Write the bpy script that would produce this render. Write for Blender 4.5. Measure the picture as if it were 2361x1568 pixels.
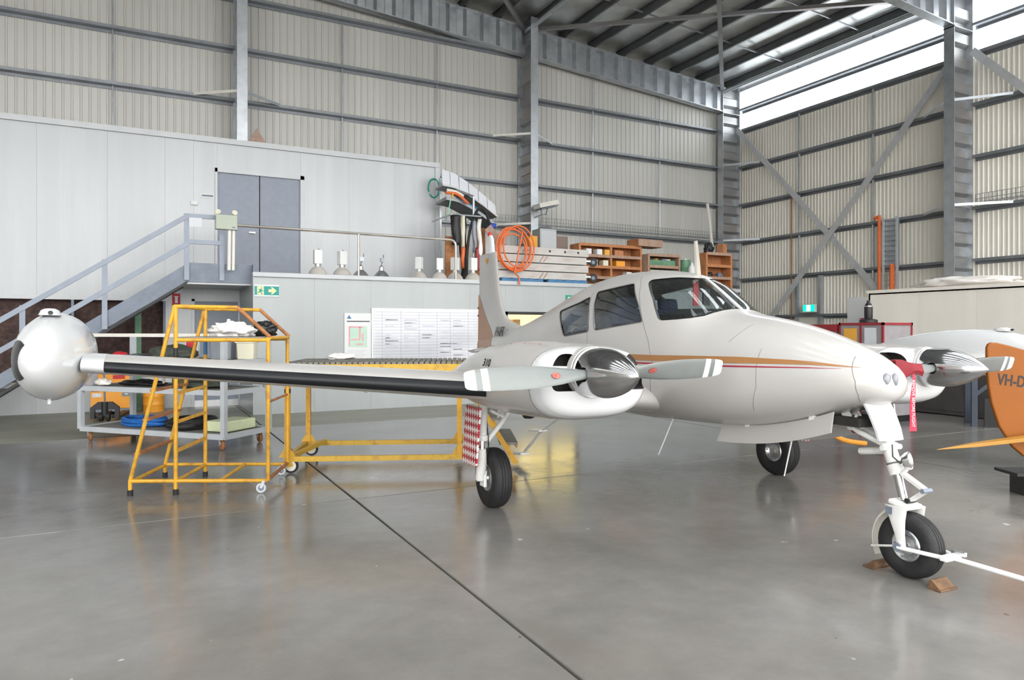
import bpy, bmesh, math, random
from math import sin, cos, pi, radians, sqrt, atan2, hypot
from mathutils import Vector, Matrix, noise
random.seed(7)
S = bpy.context.scene
C = S.collection
for o in list(bpy.data.objects): bpy.data.objects.remove(o)

# ------------------------------------------------ camera, sky, exposure
cd = bpy.data.cameras.new('camera'); cam = bpy.data.objects.new('camera', cd); C.objects.link(cam)
cd.sensor_width = 36.0; cd.lens = 36.0 * 1642 / 2361; cd.shift_y = -22 / 2361
cd.clip_end = 500
cam.location = (0, 0, 1.7); cam.rotation_euler = (pi / 2, 0, -radians(27.46))
S.camera = cam
W = bpy.data.worlds.new('sky'); S.world = W; W.use_nodes = True
bg = W.node_tree.nodes['Background']; bg.inputs[0].default_value = (1.0, 0.99, 0.97, 1); bg.inputs[1].default_value = 3.0
S.view_settings.view_transform = 'Standard'; S.view_settings.look = 'None'
S.view_settings.gamma = 1.0; S.view_settings.use_curve_mapping = False
S.view_settings.exposure = 0.86

# ------------------------------------------------ materials
MATS = {}
def mat(name, col, rough=.5, metal=0., var=.06, scale=3., bump=0., bscale=60., spec=.5, coat=0., dirt=None, dscale=1.2, damt=.5, stretch=None):
    """principled material with noise colour variation, optional blotches of a second colour and fine bump"""
    if name in MATS: return MATS[name]
    m = bpy.data.materials.new(name); m.use_nodes = True; nt = m.node_tree; N = nt.nodes; L = nt.links
    b = N['Principled BSDF']; b.inputs['Roughness'].default_value = rough; b.inputs['Metallic'].default_value = metal
    b.inputs['Specular IOR Level'].default_value = spec; b.inputs['Coat Weight'].default_value = coat; b.inputs['Coat Roughness'].default_value = .08
    tc = N.new('ShaderNodeTexCoord'); src = tc.outputs['Object']
    if stretch:
        mp = N.new('ShaderNodeMapping'); mp.inputs['Scale'].default_value = stretch; L.new(src, mp.inputs[0]); src = mp.outputs[0]
    nz = N.new('ShaderNodeTexNoise'); nz.inputs['Scale'].default_value = scale; nz.inputs['Detail'].default_value = 5; L.new(src, nz.inputs['Vector'])
    rp = N.new('ShaderNodeValToRGB'); c = Vector(col[:3])
    rp.color_ramp.elements[0].position = .3; rp.color_ramp.elements[1].position = .7
    rp.color_ramp.elements[0].color = (*[max(0, x * (1 - var)) for x in c], 1); rp.color_ramp.elements[1].color = (*[min(1, x * (1 + var)) for x in c], 1)
    L.new(nz.outputs['Fac'], rp.inputs[0]); out = rp.outputs[0]
    if dirt:
        n2 = N.new('ShaderNodeTexNoise'); n2.inputs['Scale'].default_value = dscale; n2.inputs['Detail'].default_value = 7; n2.inputs['Roughness'].default_value = .65; L.new(src, n2.inputs['Vector'])
        r2 = N.new('ShaderNodeValToRGB'); r2.color_ramp.elements[0].position = .5; r2.color_ramp.elements[1].position = .72
        r2.color_ramp.elements[0].color = (0, 0, 0, 1); r2.color_ramp.elements[1].color = (damt, damt, damt, 1); L.new(n2.outputs['Fac'], r2.inputs[0])
        mx = N.new('ShaderNodeMix'); mx.data_type = 'RGBA'; L.new(r2.outputs[0], mx.inputs[0]); L.new(out, mx.inputs[6]); mx.inputs[7].default_value = (*dirt, 1); out = mx.outputs[2]
    L.new(out, b.inputs['Base Color'])
    if bump:
        n3 = N.new('ShaderNodeTexNoise'); n3.inputs['Scale'].default_value = bscale; n3.inputs['Detail'].default_value = 3; L.new(src, n3.inputs['Vector'])
        bp = N.new('ShaderNodeBump'); bp.inputs['Strength'].default_value = bump; bp.inputs['Distance'].default_value = .02; L.new(n3.outputs['Fac'], bp.inputs['Height']); L.new(bp.outputs[0], b.inputs['Normal'])
    MATS[name] = m; return m
def add_wave(m, axis, scale, strength, dist=.01):
    """fine parallel ribs as relief"""
    nt = m.node_tree; N = nt.nodes; L = nt.links; b = N['Principled BSDF']
    tc = N.new('ShaderNodeTexCoord'); w = N.new('ShaderNodeTexWave'); w.bands_direction = axis; w.inputs['Scale'].default_value = scale
    L.new(tc.outputs['Object'], w.inputs['Vector']); bp = N.new('ShaderNodeBump'); bp.inputs['Strength'].default_value = strength; bp.inputs['Distance'].default_value = dist
    L.new(w.outputs['Fac'], bp.inputs['Height']); L.new(bp.outputs[0], b.inputs['Normal']); return m
def per_object(m, amt=.08):
    """slight brightness difference from one piece to the next"""
    nt = m.node_tree; N = nt.nodes; L = nt.links; b = N['Principled BSDF']; old = b.inputs['Base Color'].links[0].from_socket
    oi = N.new('ShaderNodeObjectInfo'); mr = N.new('ShaderNodeMapRange'); mr.inputs[3].default_value = 1 - amt; mr.inputs[4].default_value = 1 + amt
    L.new(oi.outputs['Random'], mr.inputs[0]); hs = N.new('ShaderNodeHueSaturation'); L.new(mr.outputs[0], hs.inputs['Value']); L.new(old, hs.inputs['Color']); L.new(hs.outputs[0], b.inputs['Base Color']); return m
def emis(name, col, st):
    m = bpy.data.materials.new(name); m.use_nodes = True; b = m.node_tree.nodes['Principled BSDF']
    nz = m.node_tree.nodes.new('ShaderNodeTexNoise'); nz.inputs['Scale'].default_value = 1.5
    rp = m.node_tree.nodes.new('ShaderNodeValToRGB'); rp.color_ramp.elements[0].color = (*[x * .7 for x in col], 1); rp.color_ramp.elements[1].color = (*col, 1)
    m.node_tree.links.new(nz.outputs['Fac'], rp.inputs[0]); m.node_tree.links.new(rp.outputs[0], b.inputs['Emission Color']); b.inputs['Emission Strength'].default_value = st
    b.inputs['Base Color'].default_value = (*col, 1); MATS[name] = m; return m
def glassy(name, tint=(.9, .95, .95), refl=.05, rough=.02):
    """thin clear sheet: see-through with a fresnel gloss"""
    m = bpy.data.materials.new(name); m.use_nodes = True; nt = m.node_tree; N = nt.nodes; L = nt.links; N.remove(N['Principled BSDF'])
    t = N.new('ShaderNodeBsdfTransparent'); t.inputs[0].default_value = (*tint, 1); g = N.new('ShaderNodeBsdfGlossy'); g.inputs['Roughness'].default_value = rough
    lw = N.new('ShaderNodeLayerWeight'); lw.inputs['Blend'].default_value = .5; pw = N.new('ShaderNodeMath'); pw.operation = 'POWER'; pw.inputs[1].default_value = 3.; L.new(lw.outputs['Facing'], pw.inputs[0]); ma = N.new('ShaderNodeMath'); ma.operation = 'MULTIPLY_ADD'; ma.inputs[1].default_value = .8; ma.inputs[2].default_value = refl; L.new(pw.outputs[0], ma.inputs[0]); mx = N.new('ShaderNodeMixShader'); L.new(ma.outputs[0], mx.inputs[0]); L.new(t.outputs[0], mx.inputs[1]); L.new(g.outputs[0], mx.inputs[2])
    L.new(mx.outputs[0], N['Material Output'].inputs[0]); MATS[name] = m; return m
def sheet_light(name):
    """translucent fibreglass sheeting that lets daylight through"""
    m = bpy.data.materials.new(name); m.use_nodes = True; nt = m.node_tree; N = nt.nodes; L = nt.links; N.remove(N['Principled BSDF'])
    t = N.new('ShaderNodeBsdfTranslucent'); t.inputs[0].default_value = (.95, .97, 1, 1); g = N.new('ShaderNodeBsdfTransparent'); g.inputs[0].default_value = (.95, .98, 1, 1)
    mx = N.new('ShaderNodeMixShader'); mx.inputs[0].default_value = .55; L.new(t.outputs[0], mx.inputs[1]); L.new(g.outputs[0], mx.inputs[2]); L.new(mx.outputs[0], N['Material Output'].inputs[0]); MATS[name] = m; return m

M = lambda n: MATS[n]
mat('clad', (.57, .565, .53), .40, .05, .03, 1.5, dirt=(.54, .53, .48), damt=.35, stretch=(1, 1, .2)); per_object(M('clad'), .05)
mat('clad_warm', (.82, .785, .70), .42, .05, .04, 1.5, dirt=(.62, .57, .47), damt=.3, stretch=(1, 1, .15)); per_object(M('clad_warm'), .05)
mat('galv', (.50, .53, .56), .38, .75, .12, 4., dirt=(.62, .64, .66), dscale=9., damt=.5)
mat('girt_steel', (.25, .265, .285), .42, .55, .1, 3.); mat('galv_light', (.60, .61, .62), .42, .4, .08, 4.)
mat('galv_dark', (.26, .275, .29), .45, .6, .15, 3.)
mat('galv_rust', (.34, .345, .35), .42, .6, .12, 3., dirt=(.46, .28, .18), dscale=1.6, damt=.4, stretch=(.3, .3, 1.6))
mat('foil', (.78, .79, .78), .34, .8, .12, 2., bump=.5, bscale=14.)
mat('purlin', (.15, .155, .16), .45, .5, .12, 3.)
add_wave(mat('facade', (.43, .445, .46), .30, .1, .03, 1.2, dirt=(.51, .525, .54), dscale=.8, damt=.6, stretch=(2.2, 1, .12)), 'X', 14., .25, .004); per_object(M('facade'), .03)
add_wave(mat('facade_low', (.37, .395, .40), .34, .1, .03, 1.2, dirt=(.43, .455, .46), dscale=.8, damt=.4, stretch=(2, 1, .15)), 'X', 14., .2, .004); per_object(M('facade_low'), .02)
add_wave(mat('partition', (.80, .765, .69), .4, .05, .03, 1.2, dirt=(.86, .82, .74), dscale=.9, damt=.5, stretch=(1, 2, .12)), 'Y', 14., .25, .004); per_object(M('partition'), .03)
mat('capping', (.45, .465, .48), .35, .1, .04)
mat('door_grey', (.24, .27, .33), .45, .0, .05, 8.)
mat('steel_blue', (.24, .275, .335), .4, .1, .06, 5.)
mat('steel_slate', (.17, .20, .25), .5, .1, .12, 4., dirt=(.26, .29, .34), dscale=5.)
mat('black_rubber', (.012, .012, .013), .62, 0, .3, 20.)
mat('black', (.012, .012, .014), .5, 0, .2, 8.)
mat('dark_void', (.02, .018, .016), .8, 0, .3, 6.)
mat('brown_mesh', (.055, .03, .025), .8, 0, .5, 9., dirt=(.14, .08, .07), dscale=14., damt=.6)
mat('yellow_paint', (.64, .34, .025), .45, 0, .08, 6., dirt=(.30, .12, .03), dscale=9., damt=.75)
mat('yellow_old', (.62, .38, .04), .5, 0, .1, 6., dirt=(.28, .15, .04), dscale=6., damt=.8)
mat('rust', (.34, .14, .05), .75, 0, .3, 9.)
mat('deck_grey', (.20, .19, .17), .75, 0, .2, 9., bump=.4)
mat('white_paint', (.82, .83, .83), .35, 0, .02, 4.)
mat('pipe_white', (.74, .72, .66), .45, 0, .06, 6.)
mat('frame_grey', (.52, .55, .58), .4, .2, .05, 5.)
mat('stainless', (.62, .58, .52), .25, .9, .05, 5.)
mat('chrome', (.80, .80, .80), .10, 1., .03, 3.)
mat('alu', (.62, .63, .64), .3, .9, .08, 8.)
mat('wood', (.44, .18, .07), .65, 0, .25, 5., dirt=(.30, .17, .10), dscale=4., damt=.6, stretch=(6, 1, 1))
mat('wood_grey', (.36, .23, .16), .75, 0, .2, 5., dirt=(.40, .34, .30), dscale=3., damt=.7, stretch=(5, 1, 1))
mat('beam_grey', (.52, .50, .47), .55, .1, .07, 3., dirt=(.40, .28, .22), dscale=2.5, damt=.5, stretch=(.6, 1, 2))
mat('blue_paint', (.05, .17, .33), .55, 0, .15, 5.)
mat('orange_rubber', (.75, .16, .04), .45, 0, .1, 8.)
mat('orange_steel', (.80, .33, .03), .42, 0, .06, 4.)
mat('green_post', (.10, .24, .14), .5, 0, .2, 5., dirt=(.25, .30, .25), dscale=6.)
mat('green_sign', (.0, .30, .18), .5, 0, .03)
mat('teal_sign', (.01, .30, .27), .5, 0, .03)
mat('lum_cream', (.72, .72, .38), .5, 0, .03)
mat('sign_white', (.70, .71, .71), .45, 0, .02)
mat('red', (.50, .015, .025), .5, 0, .06)
mat('red_paint', (.27, .02, .028), .5, 0, .12)
mat('paper', (.62, .64, .68), .6, 0, .03)
mat('card_yellow', (.72, .36, .05), .6, 0, .05)
mat('ink', (.015, .015, .018), .6, 0, .1)
mat('cloth_white', (.78, .76, .74), .9, 0, .08, 9., bump=.6, bscale=12.)
mat('plastic_film', (.78, .74, .70), .3, 0, .05, 7., bump=.5, bscale=10.)
mat('bag_black', (.015, .015, .017), .25, 0, .3, 6., bump=.6, bscale=9.)
mat('olive', (.05, .06, .045), .8, 0, .3, 8., bump=.4)
mat('foam_cream', (.60, .66, .42), .8, 0, .06, 7., bump=.3)
mat('rope_blue', (.01, .12, .42), .6, 0, .25, 30.)
mat('box_green', (.42, .46, .38), .5, 0, .05)
mat('cream', (.66, .64, .50), .6, 0, .05)
mat('grey_case', (.20, .22, .25), .55, 0, .1)
mat('crate_grey', (.28, .26, .27), .7, 0, .1, 6.)
mat('lamp_glass', (.60, .57, .52), .15, .25, .15, 3.)
mat('lamp_box', (.74, .76, .74), .5, 0, .04)
mat('terracotta', (.36, .25, .20), .8, 0, .15, 9.)
emis('lit_room', (1., .78, .30), 1.6); emis('exit_glow', (.0, .85, .42), 1.0); emis('exit_white', (.95, 1., .95), 1.3)
glassy('pane_glass', (.92, .93, .9), .05); glassy('lamp_lens', (.9, .92, .92), .2)
sheet_light('skylight_sheet')

def floor_material():
    m = bpy.data.materials.new('floor_concrete'); m.use_nodes = True; nt = m.node_tree; N = nt.nodes; L = nt.links; b = N['Principled BSDF']
    tc = N.new('ShaderNodeTexCoord')
    def nz(sc, det=6, ro=.55, st=None):
        s = tc.outputs['Object']
        if st: mp = N.new('ShaderNodeMapping'); mp.inputs['Scale'].default_value = st; L.new(s, mp.inputs[0]); s = mp.outputs[0]
        n = N.new('ShaderNodeTexNoise'); n.inputs['Scale'].default_value = sc; n.inputs['Detail'].default_value = det; n.inputs['Roughness'].default_value = ro; L.new(s, n.inputs['Vector']); return n.outputs['Fac']
    def ramp(f, p0, p1, c0, c1):
        r = N.new('ShaderNodeValToRGB'); r.color_ramp.elements[0].position = p0; r.color_ramp.elements[1].position = p1; r.color_ramp.elements[0].color = (*c0, 1); r.color_ramp.elements[1].color = (*c1, 1); L.new(f, r.inputs[0]); return r.outputs[0]
    def mixc(f, a, c, kind='MIX'):
        x = N.new('ShaderNodeMix'); x.data_type = 'RGBA'; x.blend_type = kind; L.new(f, x.inputs[0]); L.new(a, x.inputs[6])
        if isinstance(c, tuple): x.inputs[7].default_value = (*c, 1)
        else: L.new(c, x.inputs[7])
        return x.outputs[2]
    base = ramp(nz(.55, 8, .6), .3, .72, (.155, .148, .135), (.235, .230, .222))
    sp = ramp(nz(3.2, 8, .7), .35, .7, (.9, .9, .9), (1.08, 1.07, 1.05)); one = N.new('ShaderNodeValue'); one.outputs[0].default_value = 1.
    x = mixc(one.outputs[0], base, sp, 'MULTIPLY')
    x = mixc(ramp(nz(1.1, 5, .5, (1, .4, 1)), .62, .70, (0, 0, 0), (.35, .35, .35)), x, (.17, .15, .125))      # worn brown stains
    x = mixc(ramp(nz(7.5, 2, .4), .765, .79, (0, 0, 0), (.6, .6, .6)), x, (.55, .55, .53))                      # paint chips
    x = mixc(ramp(nz(11., 2, .4), .79, .81, (0, 0, 0), (.8, .8, .8)), x, (.06, .055, .05))                      # dark specks
    L.new(x, b.inputs['Base Color'])
    r = ramp(nz(.8, 6, .6), .3, .75, (.11, .11, .11), (.26, .26, .26)); L.new(r, b.inputs['Roughness']); b.inputs['Specular IOR Level'].default_value = .8
    bp = N.new('ShaderNodeBump'); bp.inputs['Strength'].default_value = .035; bp.inputs['Distance'].default_value = .05; L.new(nz(6., 4), bp.inputs['Height']); L.new(bp.outputs[0], b.inputs['Normal'])
    MATS['floor'] = m
floor_material()
mat('floor_back', (.24, .235, .185), .42, 0, .18, 1.4, dirt=(.17, .18, .125), dscale=.9, damt=.7, stretch=(.5, 1, 1))

# ------------------------------------------------ mesh building
class MB:
    def __init__(s): s.v = []; s.f = []; s.mi = []; s.cur = 0
    def add(s, vs, fs):
        n = len(s.v); s.v += [tuple(v) for v in vs]; s.f += [tuple(n + i for i in f) for f in fs]; s.mi += [s.cur] * len(fs); return s
    def box(s, c, d, rot=None):
        x, y, z = d[0] / 2, d[1] / 2, d[2] / 2; vs = [Vector((a, b, e)) for a in (-x, x) for b in (-y, y) for e in (-z, z)]
        if rot is not None:
            R = rot if isinstance(rot, Matrix) else Matrix.Rotation(rot, 3, 'Z'); vs = [R @ v for v in vs]
        c = Vector(c); return s.add([v + c for v in vs], [(0, 1, 3, 2), (4, 6, 7, 5), (0, 4, 5, 1), (2, 3, 7, 6), (0, 2, 6, 4), (1, 5, 7, 3)])
    def bb(s, lo, hi): return s.box([(a + b) / 2 for a, b in zip(lo, hi)], [abs(b - a) for a, b in zip(lo, hi)])
    def bar(s, p, q, w, h, up=(0, 0, 1)):
        """rectangular bar from p to q"""
        p = Vector(p); q = Vector(q); d = (q - p).normalized(); u = Vector(up)
        if abs(d.dot(u)) > .98: u = Vector((0, 1, 0))
        a = d.cross(u).normalized(); b = a.cross(d); vs = []
        for e in (p, q):
            for i, j in ((-1, -1), (1, -1), (1, 1), (-1, 1)): vs.append(e + a * (i * w / 2) + b * (j * h / 2))
        return s.add(vs, [(0, 3, 2, 1), (4, 5, 6, 7)] + [(i, (i + 1) % 4, 4 + (i + 1) % 4, 4 + i) for i in range(4)])
    def ring(s, c, a, b, pts): return [Vector(c) + a * x + b * y for x, y in pts]
    def loft(s, rings, cap=True, closed=True):
        n = len(rings[0]); vs = [v for r in rings for v in r]; fs = []
        m = n if closed else n - 1
        for k in range(len(rings) - 1):
            for i in range(m): fs.append((k * n + i, k * n + (i + 1) % n, (k + 1) * n + (i + 1) % n, (k + 1) * n + i))
        if cap: fs.append(tuple(range(n - 1, -1, -1))); fs.append(tuple((len(rings) - 1) * n + i for i in range(n)))
        return s.add(vs, fs)
    def tube(s, pts, r, n=8, cap=True, closed=False):
        pts = [Vector(p) for p in pts]; rs = r if isinstance(r, (list, tuple)) else [r] * len(pts); rings = []; K = len(pts); pu = None
        for k, p in enumerate(pts):
            if closed: d = pts[(k + 1) % K] - pts[k - 1]
            else: d = pts[min(k + 1, K - 1)] - pts[max(k - 1, 0)]
            d.normalize()
            if pu is None: u = Vector((0, 0, 1)) if abs(d.z) < .9 else Vector((1, 0, 0))
            else: u = pu
            a = d.cross(u).normalized(); b = a.cross(d).normalized(); pu = b
            rings.append([p + a * (rs[k] * cos(2 * pi * i / n)) + b * (rs[k] * sin(2 * pi * i / n)) for i in range(n)])
        if closed: rings.append(rings[0]); return s.loft(rings, False)
        return s.loft(rings, cap)
    def cyl(s, p, q, r, n=14, r2=None): return s.tube([p, q], [r, r if r2 is None else r2], n)
    def lathe(s, prof, o=(0, 0, 0), ax=(0, 0, 1), n=24, cap=False):
        """profile of (radius, height) turned about the axis"""
        ax = Vector(ax).normalized(); u = Vector((1, 0, 0)) if abs(ax.x) < .9 else Vector((0, 1, 0)); a = ax.cross(u).normalized(); b = ax.cross(a); o = Vector(o)
        return s.loft([[o + ax * h + a * (max(r, 1e-4) * cos(2 * pi * i / n)) + b * (max(r, 1e-4) * sin(2 * pi * i / n)) for i in range(n)] for r, h in prof], cap)
    def prism(s, poly, d, f=lambda x, y: Vector((x, y, 0))):
        """polygon mapped by f and pushed along d"""
        a = [f(x, y) for x, y in poly]; d = Vector(d); n = len(a)
        return s.add(a + [v + d for v in a], [tuple(range(n - 1, -1, -1)), tuple(range(n, 2 * n))] + [(i, (i + 1) % n, n + (i + 1) % n, n + i) for i in range(n)])
    def mesh(s, name='mesh'):
        m = bpy.data.meshes.new(name); m.from_pydata(s.v, [], s.f); m.update()
        bm = bmesh.new(); bm.from_mesh(m); bmesh.ops.recalc_face_normals(bm, faces=bm.faces); bm.to_mesh(m); bm.free(); return m
    def build(s, name, ma, parent=None, smooth=False, loc=None, rot=None, bevel=0, label=None, kind=None, angle=35):
        m = s.mesh(name); mats = ma if isinstance(ma, (list, tuple)) else [ma]
        for x in mats: m.materials.append(MATS[x] if isinstance(x, str) else x)
        if len(mats) > 1:
            for p, i in zip(m.polygons, s.mi): p.material_index = i
        return link(name, m, parent, smooth, loc, rot, bevel, label, kind, angle)
def link(name, m, parent=None, smooth=False, loc=None, rot=None, bevel=0, label=None, kind=None, angle=35):
    if smooth:
        m.polygons.foreach_set('use_smooth', [True] * len(m.polygons))
        if smooth != 'all': m.set_sharp_from_angle(angle=radians(angle))
    o = bpy.data.objects.new(name, m); C.objects.link(o)
    if parent is not None: o.parent = parent
    if loc: o.location = loc
    if rot is not None: o.rotation_euler = rot if isinstance(rot, (tuple, list)) else (0, 0, rot)
    if bevel:
        b = o.modifiers.new('bevel', 'BEVEL'); b.width = bevel; b.segments = 2; b.limit_method = 'ANGLE'
    if label: o['label'] = label
    if kind: o['kind'] = kind
    return o
def tag(o, label, cat, group=None):
    o['label'] = label; o['category'] = cat
    if group: o['group'] = group
    return o
def thing(name, label, cat, loc=(0, 0, 0), rz=0, group=None):
    o = bpy.data.objects.new(name, None); C.objects.link(o); o.location = loc; o.rotation_euler = (0, 0, rz); o.empty_display_size = .1; return tag(o, label, cat, group)
def struct(o, label=None):
    o['kind'] = 'structure'
    if label: o['label'] = label
    return o
def sempty(name, label=None): o = bpy.data.objects.new(name, None); C.objects.link(o); return struct(o, label)
def copy_tree(o, parent=None, loc=None, rz=None, label=None):
    c = o.copy(); C.objects.link(c); c.parent = parent
    if loc: c.location = loc
    if rz is not None: c.rotation_euler = (0, 0, rz)
    if label: c['label'] = label
    for ch in [x for x in C.objects if x.parent == o]: copy_tree(ch, c)
    return c
def text_mesh(txt, size, ext=.002, font_bold=False, space=1.):
    cu = bpy.data.curves.new('lettering', 'FONT'); cu.body = txt; cu.size = size; cu.extrude = ext; cu.align_x = 'CENTER'; cu.align_y = 'CENTER'; cu.space_character = space; cu.resolution_u = 4
    if font_bold: cu.offset = size * .018
    o = bpy.data.objects.new('lettering_tmp', cu); C.objects.link(o); dg = bpy.context.evaluated_depsgraph_get(); me = bpy.data.meshes.new_from_object(o.evaluated_get(dg)); bpy.data.objects.remove(o); return me
def text_part(txt, size, ma, parent, M4, ext=.002, name='lettering', bold=False, label=None):
    me = text_mesh(txt, size, ext, bold); me.materials.clear(); me.materials.append(MATS[ma]); me.transform(M4); return link(name, me, parent, label=label)
def frame_matrix(o, x, y):
    """matrix with origin o, local x and y directions"""
    x = Vector(x).normalized(); y = Vector(y).normalized(); z = x.cross(y); return Matrix(((x.x, y.x, z.x, o[0]), (x.y, y.y, z.y, o[1]), (x.z, y.z, z.z, o[2]), (0, 0, 0, 1)))
def rrect(w, h, r, n=4):
    pts = []
    for cx, cy, a0 in ((w / 2 - r, h / 2 - r, 0), (-w / 2 + r, h / 2 - r, pi / 2), (-w / 2 + r, -h / 2 + r, pi), (w / 2 - r, -h / 2 + r, 1.5 * pi)):
        for k in range(n + 1): pts.append((cx + r * cos(a0 + k * pi / 2 / n), cy + r * sin(a0 + k * pi / 2 / n)))
    return pts
def blob(name, ma, size, seed=0, parent=None, amp=.35, freq=2.2, seg=(28, 14), flat=True, loc=None, rot=None, label=None):
    """crumpled soft heap"""
    b = MB(); R = []
    for j in range(seg[1] + 1):
        t = pi * j / seg[1]; ring = []
        for i in range(seg[0]):
            p = 2 * pi * i / seg[0]; v = Vector((sin(t) * cos(p), sin(t) * sin(p), cos(t)))
            k = 1 + amp * noise.noise(v * freq + Vector((seed * 7.1, seed * 3.3, 0))) + .4 * amp * noise.noise(v * freq * 3 + Vector((0, seed * 5.1, 0)))
            q = Vector((v.x * k * size[0], v.y * k * size[1], v.z * k * size[2] + size[2] * .62))
            if flat: q.z = max(q.z, 0.001 * (1 + cos(p)))
            ring.append(q)
        R.append(ring)
    b.loft(R, True); return b.build(name, ma, parent, 'all', loc, rot, label=label)

# ================================================ THE SETTING
UR, VB, SL = 20.3, 20.5, .075                 # right wall, back wall, roof slope
ROOF = lambda u: 11.0 + SL * (UR - abs(u))     # underside of the roof sheeting, ridge over u = 0
FR = [20.15, 11.6, 3.0, -4.7]                  # portal frames along the hangar
GZ = [.78, 2.18, 3.58, 5.0, 6.4, 7.82, 9.22]   # girt heights
MU = [10.95, 2.3, -6.4, -15.]                  # wind columns in the back wall

# floor slabs with recessed joints
fl = sempty('floor', 'polished grey concrete hangar floor with dark expansion joints')
MB().bb((-60, -70, -.2), (21, 20.6, -.022)).build('joint_filler', mat('joint_dirt', (.05, .045, .04), .9, 0, .4, 30., bump=.6), fl)
ju = [-60, -33.1, -26.1, -19.1, -12.1, -5.1, 1.9, 8.9, 15.9, 21]; jv = [-70, -50, -30, -16.3, -10.5, -4.6, 1.25, 7.1, 13., 20.6]
for i in range(len(ju) - 1):
    for j in range(len(jv) - 1):
        b = MB(); g = .011; h = .005
        x0, x1, y0, y1 = ju[i] + g, ju[i + 1] - g, jv[j] + h, jv[j + 1] - h
        c = .006; b.add([(x0, y0, -.05), (x1, y0, -.05), (x1, y1, -.05), (x0, y1, -.05), (x0, y0, -c), (x1, y0, -c), (x1, y1, -c), (x0, y1, -c), (x0 + c, y0 + c, 0), (x1 - c, y0 + c, 0), (x1 - c, y1 - c, 0), (x0 + c, y1 - c, 0)],
              [(0, 3, 2, 1)] + [(k, (k + 1) % 4, 4 + (k + 1) % 4, 4 + k) for k in range(4)] + [(4 + k, 4 + (k + 1) % 4, 8 + (k + 1) % 4, 8 + k) for k in range(4)] + [(8, 9, 10, 11)])
        b.build('floor_slab', 'floor_back' if y0 > 12.9 else 'floor', fl)

# ribbed cladding sheets, one mesh shared
def rib_mesh(w=.76, p=.19, d=.03, name='cladding_sheet', ma='clad'):
    b = MB(); pr = []; n = int(round(w / p))
    for k in range(n): pr += [(k * p, 0), (k * p + p - .062, 0), (k * p + p - .046, -d), (k * p + p - .016, -d)]
    pr.append((w, 0)); lo = [(x, y, 0) for x, y in pr]; hi = [(x, y, 1) for x, y in pr]; m = len(pr)
    b.add(lo + hi + [(x, y + .004, 0) for x, y in pr] + [(x, y + .004, 1) for x, y in pr], [(i, i + 1, m + i + 1, m + i) for i in range(m - 1)] + [(2 * m + i + 1, 2 * m + i, 3 * m + i, 3 * m + i + 1) for i in range(m - 1)])
    me = b.mesh(name); me.materials.append(MATS[ma]); return me
wb = sempty('wall_back', 'gable end wall of cream ribbed metal sheets on galvanised girts')
rm = rib_mesh(d=.022); u = -20.3
while u < UR - .05:
    o = link('cladding_sheet', rm, wb, loc=(u, VB, 0)); o.scale = (1, 1, ROOF(u + .38) + .12); u += .76
def zgirt(name, p, q, n, parent, ma='girt_steel', dep=.2, fl_=.075, t=.012):
    """z-shaped rail: lip up on the room side, web level, lip down on the wall side; n points into the room"""
    p = Vector(p); q = Vector(q); n = Vector(n); b = MB(); up = Vector((0, 0, 1))
    pr = [(0, -fl_), (t, -fl_), (t, 0), (dep, 0), (dep, fl_), (dep - t, fl_), (dep - t, t), (0, t)]
    b.loft([[e + n * x + up * y for x, y in pr] for e in (p, q)]); return b.build(name, ma, parent)
for z in GZ:
    if z < 5 and z > 0: segs = [(14.9, UR - 1)]
    else: segs = [(-20.2, 2.2), (2.4, 10.85), (11.05, 19.35)]
    for a, c in segs: zgirt('girt', (a, VB - .03, z), (c, VB - .03, z), (0, -1, 0), wb)
zgirt('girt', (-20.2, VB - .03, 10.6), (2.2, VB - .03, 10.6), (0, -1, 0), wb); zgirt('girt', (2.4, VB - .03, 10.6), (10.85, VB - .03, 10.6), (0, -1, 0), wb)
for u in (-9.4, -3.5, -.65, 5.1, 8.0, 13.7, 16.6):
    for k in range(3, len(GZ)):
        top = GZ[k + 1] if k + 1 < len(GZ) else 10.5
        MB().cyl((u, VB - .13, GZ[k] + .01), (u, VB - .13, top - .01), .022, 8).build('bridging_rod', 'galv', wb, True)
def corr_web(p, q, side, dep, amp, per, parent, name, ma, up):
    """folded web between p and q, folds across it"""
    p = Vector(p); q = Vector(q); L = (q - p).length; d = (q - p) / L; side = Vector(side); up = Vector(up); b = MB(); n = max(2, int(L / per)); pr = []
    for k in range(n):
        s = k * L / n; w = L / n
        pr += [(s, -amp), (s + w * .38, -amp), (s + w * .5, amp), (s + w * .88, amp)]
    pr.append((L, -amp)); m = len(pr)
    b.add([p + d * s + side * a for s, a in pr] + [p + d * s + side * a + up * dep for s, a in pr], [(i, i + 1, m + i + 1, m + i) for i in range(m - 1)])
    return b.build(name, ma, parent)
def mullion(u, z0=0):
    t = ROOF(u) - .15; V0, V1 = VB - .95, VB - .1
    e = bpy.data.objects.new('wind_column', None); C.objects.link(e); e.parent = wb
    corr_web((u, V0, z0), (u, V0, t), (1, 0, 0), V1 - V0, .05, .62, e, 'web', 'galv_rust', (0, 1, 0))
    MB().bb((u - .13, V0 - .02, z0), (u + .13, V0, t)).build('flange', 'galv', e); MB().bb((u - .13, V1, z0), (u + .13, V1 + .02, t)).build('flange', 'galv', e)
    for z in GZ[3:]:
        if z in (5.0, 6.4) and u < 10: continue
        if z in (9.22, 6.4): continue
        for s in (-1, 1): MB().bar((u + s * .11, V0 + .02, z + .07), (u + s * 1.1, VB - .22, z + .05), .012, .07).build('fly_brace', 'pipe_white' if s < 0 else 'galv', e)
for u in MU: mullion(u)

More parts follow.
